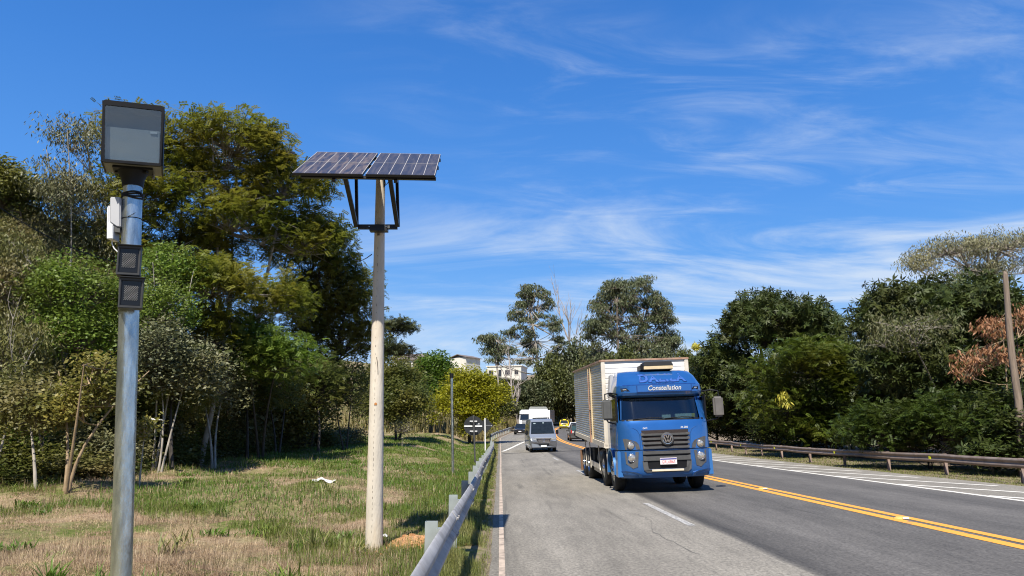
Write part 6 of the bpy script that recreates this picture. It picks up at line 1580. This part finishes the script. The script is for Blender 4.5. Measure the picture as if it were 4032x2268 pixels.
blades('long_grass', X[k], Y[k], rg.uniform(.12, .34, k.sum()) * (.5 + fbm(X[k] * 2, Y[k] * 2, 73)), .008 * s, G_green, rg, 1.0, 'longer unmown grass in clumps on the left bank', .8)
X, Y = sample(45000, 6.8, 34, x0, x1, 1.7); k = fbm(X * .8 + 11, Y * .8, 75, 4) > .45; s = dist_scale(Y[k])
blades('dead_stalks', X[k], Y[k], rg.uniform(.12, .42, k.sum()), .006 * s, leafM('dead_stalks', (.22, .15, .09), (.56, .44, .27), (.20, .13, .08), trans=.2, nscale=2.0), rg, 1.7, 'dead grass stalks lying across the mown bank', .75)
# lush green area beyond the concrete pole
X, Y = sample(60000, 16, 76, lambda Y: np.full_like(Y, -9.0) - .05 * Y, lambda Y: np.full_like(Y, -.9), 1.2); k = fbm(X * .4, Y * .4, 52) > .42; s = dist_scale(Y[k])
blades('lush_grass', X[k], Y[k], rg.uniform(.07, .26, k.sum()), .010 * s, G_lush, rg, .7, 'lush green grass beyond concrete pole')
# verge under the left barrier
X, Y = sample(130000, 3.2, 75, lambda Y: np.full_like(Y, -1.0), lambda Y: np.full_like(Y, -.12), 1.5)
k = (rg.random(len(X)) < sstep(-.10, -.36, X) + .10) & (fbm(X * 3, Y * 1.2, 61) > .36); s = dist_scale(Y[k])
blades('verge_grass', X[k], Y[k], rg.uniform(.06, .30, k.sum()) * np.interp(X[k], [-.6, -.20], [1.25, .45]), .007 * s, G_mix, rg, .9, 'rough grass along foot of left barrier')
# right verge
X, Y = sample(70000, 14, 90, lambda Y: np.interp(Y, [14, 50, 75, 100], [15.05, 15.05, 13.6, 12.5]), lambda Y: np.interp(Y, [14, 50, 75, 100], [20, 21, 20, 18.0]), 1.3); s = dist_scale(Y)
blades('verge_grass', X, Y, rg.uniform(.03, .14, len(X)), .007 * s, G_mix, rg, 1.1, 'short dry grass strip in front of right barrier')
# tall dry grass on the outer bank of the bend and on the left slope
n = 42000; S_ = rg.uniform(80, 320, n); Dd = -8.4 - rg.random(n)**1.5 * 26
X = np.interp(S_, ST, CP[:, 0]) + Dd * np.interp(S_, ST, CN[:, 0]); Y = np.interp(S_, ST, CP[:, 1]) + Dd * np.interp(S_, ST, CN[:, 1])
k = (Y > 84); X, Y = X[k], Y[k]
blades('tall_grass', X, Y, rg.uniform(.7, 2.4, len(X)) * (.5 + fbm(X * .3, Y * .3, 66)), .10, G_tall, rg, .7, 'tall dry grass covering the outer bank of the bend')
n = 60000; Y = rg.uniform(18, 60, n); X = np.interp(Y, _TLy, _TLx) - rg.random(n) * 20 + 1.0
blades('slope_grass', X, Y, rg.uniform(.2, .9, n), .05, leafM('slope_grass', (.09, .085, .02), (.26, .21, .07), (.16, .15, .03), nscale=.3), rg, .9, 'rank dry grass on the steep left slope')

# big leafy grass tufts close to the camera
def tuft(label, x, y, Y, n, h, w, seed, mat=G_lush):
    r = np.random.default_rng(seed); p = at(x, y, Y); z = hz(p[0], Y); T = thing('grass_tuft', label, 'grass tuft', (p[0], Y, z), group='leafy grass tufts on the left bank')
    mb = MB()
    for i in range(n):
        a = r.uniform(0, 2 * pi); L = h * r.uniform(.6, 1.2); o = Vector((r.normal() * .07, r.normal() * .07, -.02)); out = Vector((cos(a), sin(a), 0)); sd_ = Vector((-sin(a), cos(a), 0)); b = r.uniform(.25, .9); ww = w * r.uniform(.6, 1.3)
        R = []
        for t, k in ((0, .5), (.35, 1), (.7, .75), (1, .04)):
            c = o + out * (b * L * t**1.5) + Vector((0, 0, L * (t - .55 * b * t * t))); R.append([c - sd_ * ww * k / 2, c + Vector((0, 0, -ww * .12 * k)), c + sd_ * ww * k / 2])
        mb.rings(R, closed=False, cap=False)
    mb.build('leaf_blades', mat, T, fix=False); return T
tuft('broad-bladed green grass tuft in bottom left corner', 130, 1440, 7.9, 46, .36, .026, 1)
tuft('dense grass tuft at left foot of camera pole', 262, 1440, 7.9, 50, .32, .014, 2)
tuft('dense grass tuft close on right side of camera pole', 372, 1430, 8.0, 70, .30, .014, 3)
tuft('small grass tuft amid dry ground between the two poles', 505, 1385, 9.6, 34, .2, .014, 4)
tuft('low green weed clump midway between the poles near bottom edge', 705, 1420, 8.6, 60, .16, .02, 5)
tuft('grass tuft growing in brown mown patch left of concrete pole', 745, 1335, 11.5, 40, .24, .012, 6)
tuft('small bright weed clump left of concrete pole in mown patch', 640, 1305, 13, 36, .18, .02, 7)
tuft('tall grass tuft at edge of wood behind camera pole', 560, 1250, 16, 40, .34, .016, 8)

rg1 = random.Random(31); tp_ = []
for k in range(46):
    Y = rg1.uniform(8.6, 30); X_ = max(-Y * .70, float(np.interp(Y, _TLy, _TLx)) + .5) * rg1.uniform(.12, 1.0) - 1.0
    if k < 3:
        o = tuft('weedy green tuft scattered on the mown left bank', 500, 1300, 12, (34, 26, 44)[k], (.24, .32, .16)[k], (.013, .014, .022)[k], 60 + k, (G_green, G_mix, G_lush)[k]); tp_.append(o)
    else: o = copy_tree(tp_[k % 3])
    o['group'] = 'weedy tufts scattered over the left bank'; o.location = (X_, Y, hz(X_, Y)); o.rotation_euler = (0, 0, rg1.uniform(0, 6)); q_ = rg1.uniform(.7, 1.5); o.scale = (q_ * 1.2, q_ * 1.2, q_)
# litter
def rag(name, label, cat, p, rx, ry, h, mat, seed, lift=0.02, absz=None):
    n = 16; g_ = np.linspace(-1, 1, n); A, B = np.meshgrid(g_, g_); R_ = np.sqrt(A**2 + B**2); k = 1 + .35 * (fbm(A * 1.5 + 9, B * 1.5, seed) - .5)
    X = p[0] + A * rx * k; Y = p[1] + B * ry * k; base = hterr(X, Y) if absz is None else np.full(X.shape, absz)
    Z = base + lift + h * (fbm(A * 2.6 + 4, B * 2.6 + 1, seed + 3) * 1.2 - .2) * (1 - .4 * R_)
    i = (np.arange(n - 1)[:, None] * n + np.arange(n - 1)[None, :]).ravel()
    o = fast_mesh(name, np.stack([X - p[0], Y - p[1], Z - float(Z.mean())], -1).reshape(-1, 3), np.stack([i, i + 1, i + n + 1, i + n], 1), mat); o.location = (p[0], p[1], float(Z.mean()))
    return tag(o, label, cat)
m_rag = M('dirty_white_cloth', (.60, .58, .54), .9, var=.15, scale=8)
p = at(803, 1208, 21); rag('discarded_cloth', 'crumpled white cloth lying in grass left of concrete pole', 'cloth', (p[0], 21), .40, .26, .16, m_rag, 3)
p = at(388, 1060, 24.2); rag('plastic_bag', 'white plastic bag caught in shrub right of camera pole', 'plastic bag', (p[0], 24.2), .22, .12, .14, m_rag, 4, absz=float(p[2]))
p = at(967, 1305, 12.3); rag('paper_scrap', 'small white paper scrap beside foot of concrete pole', 'litter', (p[0], 12.3), .06, .05, .07, m_white, 6)
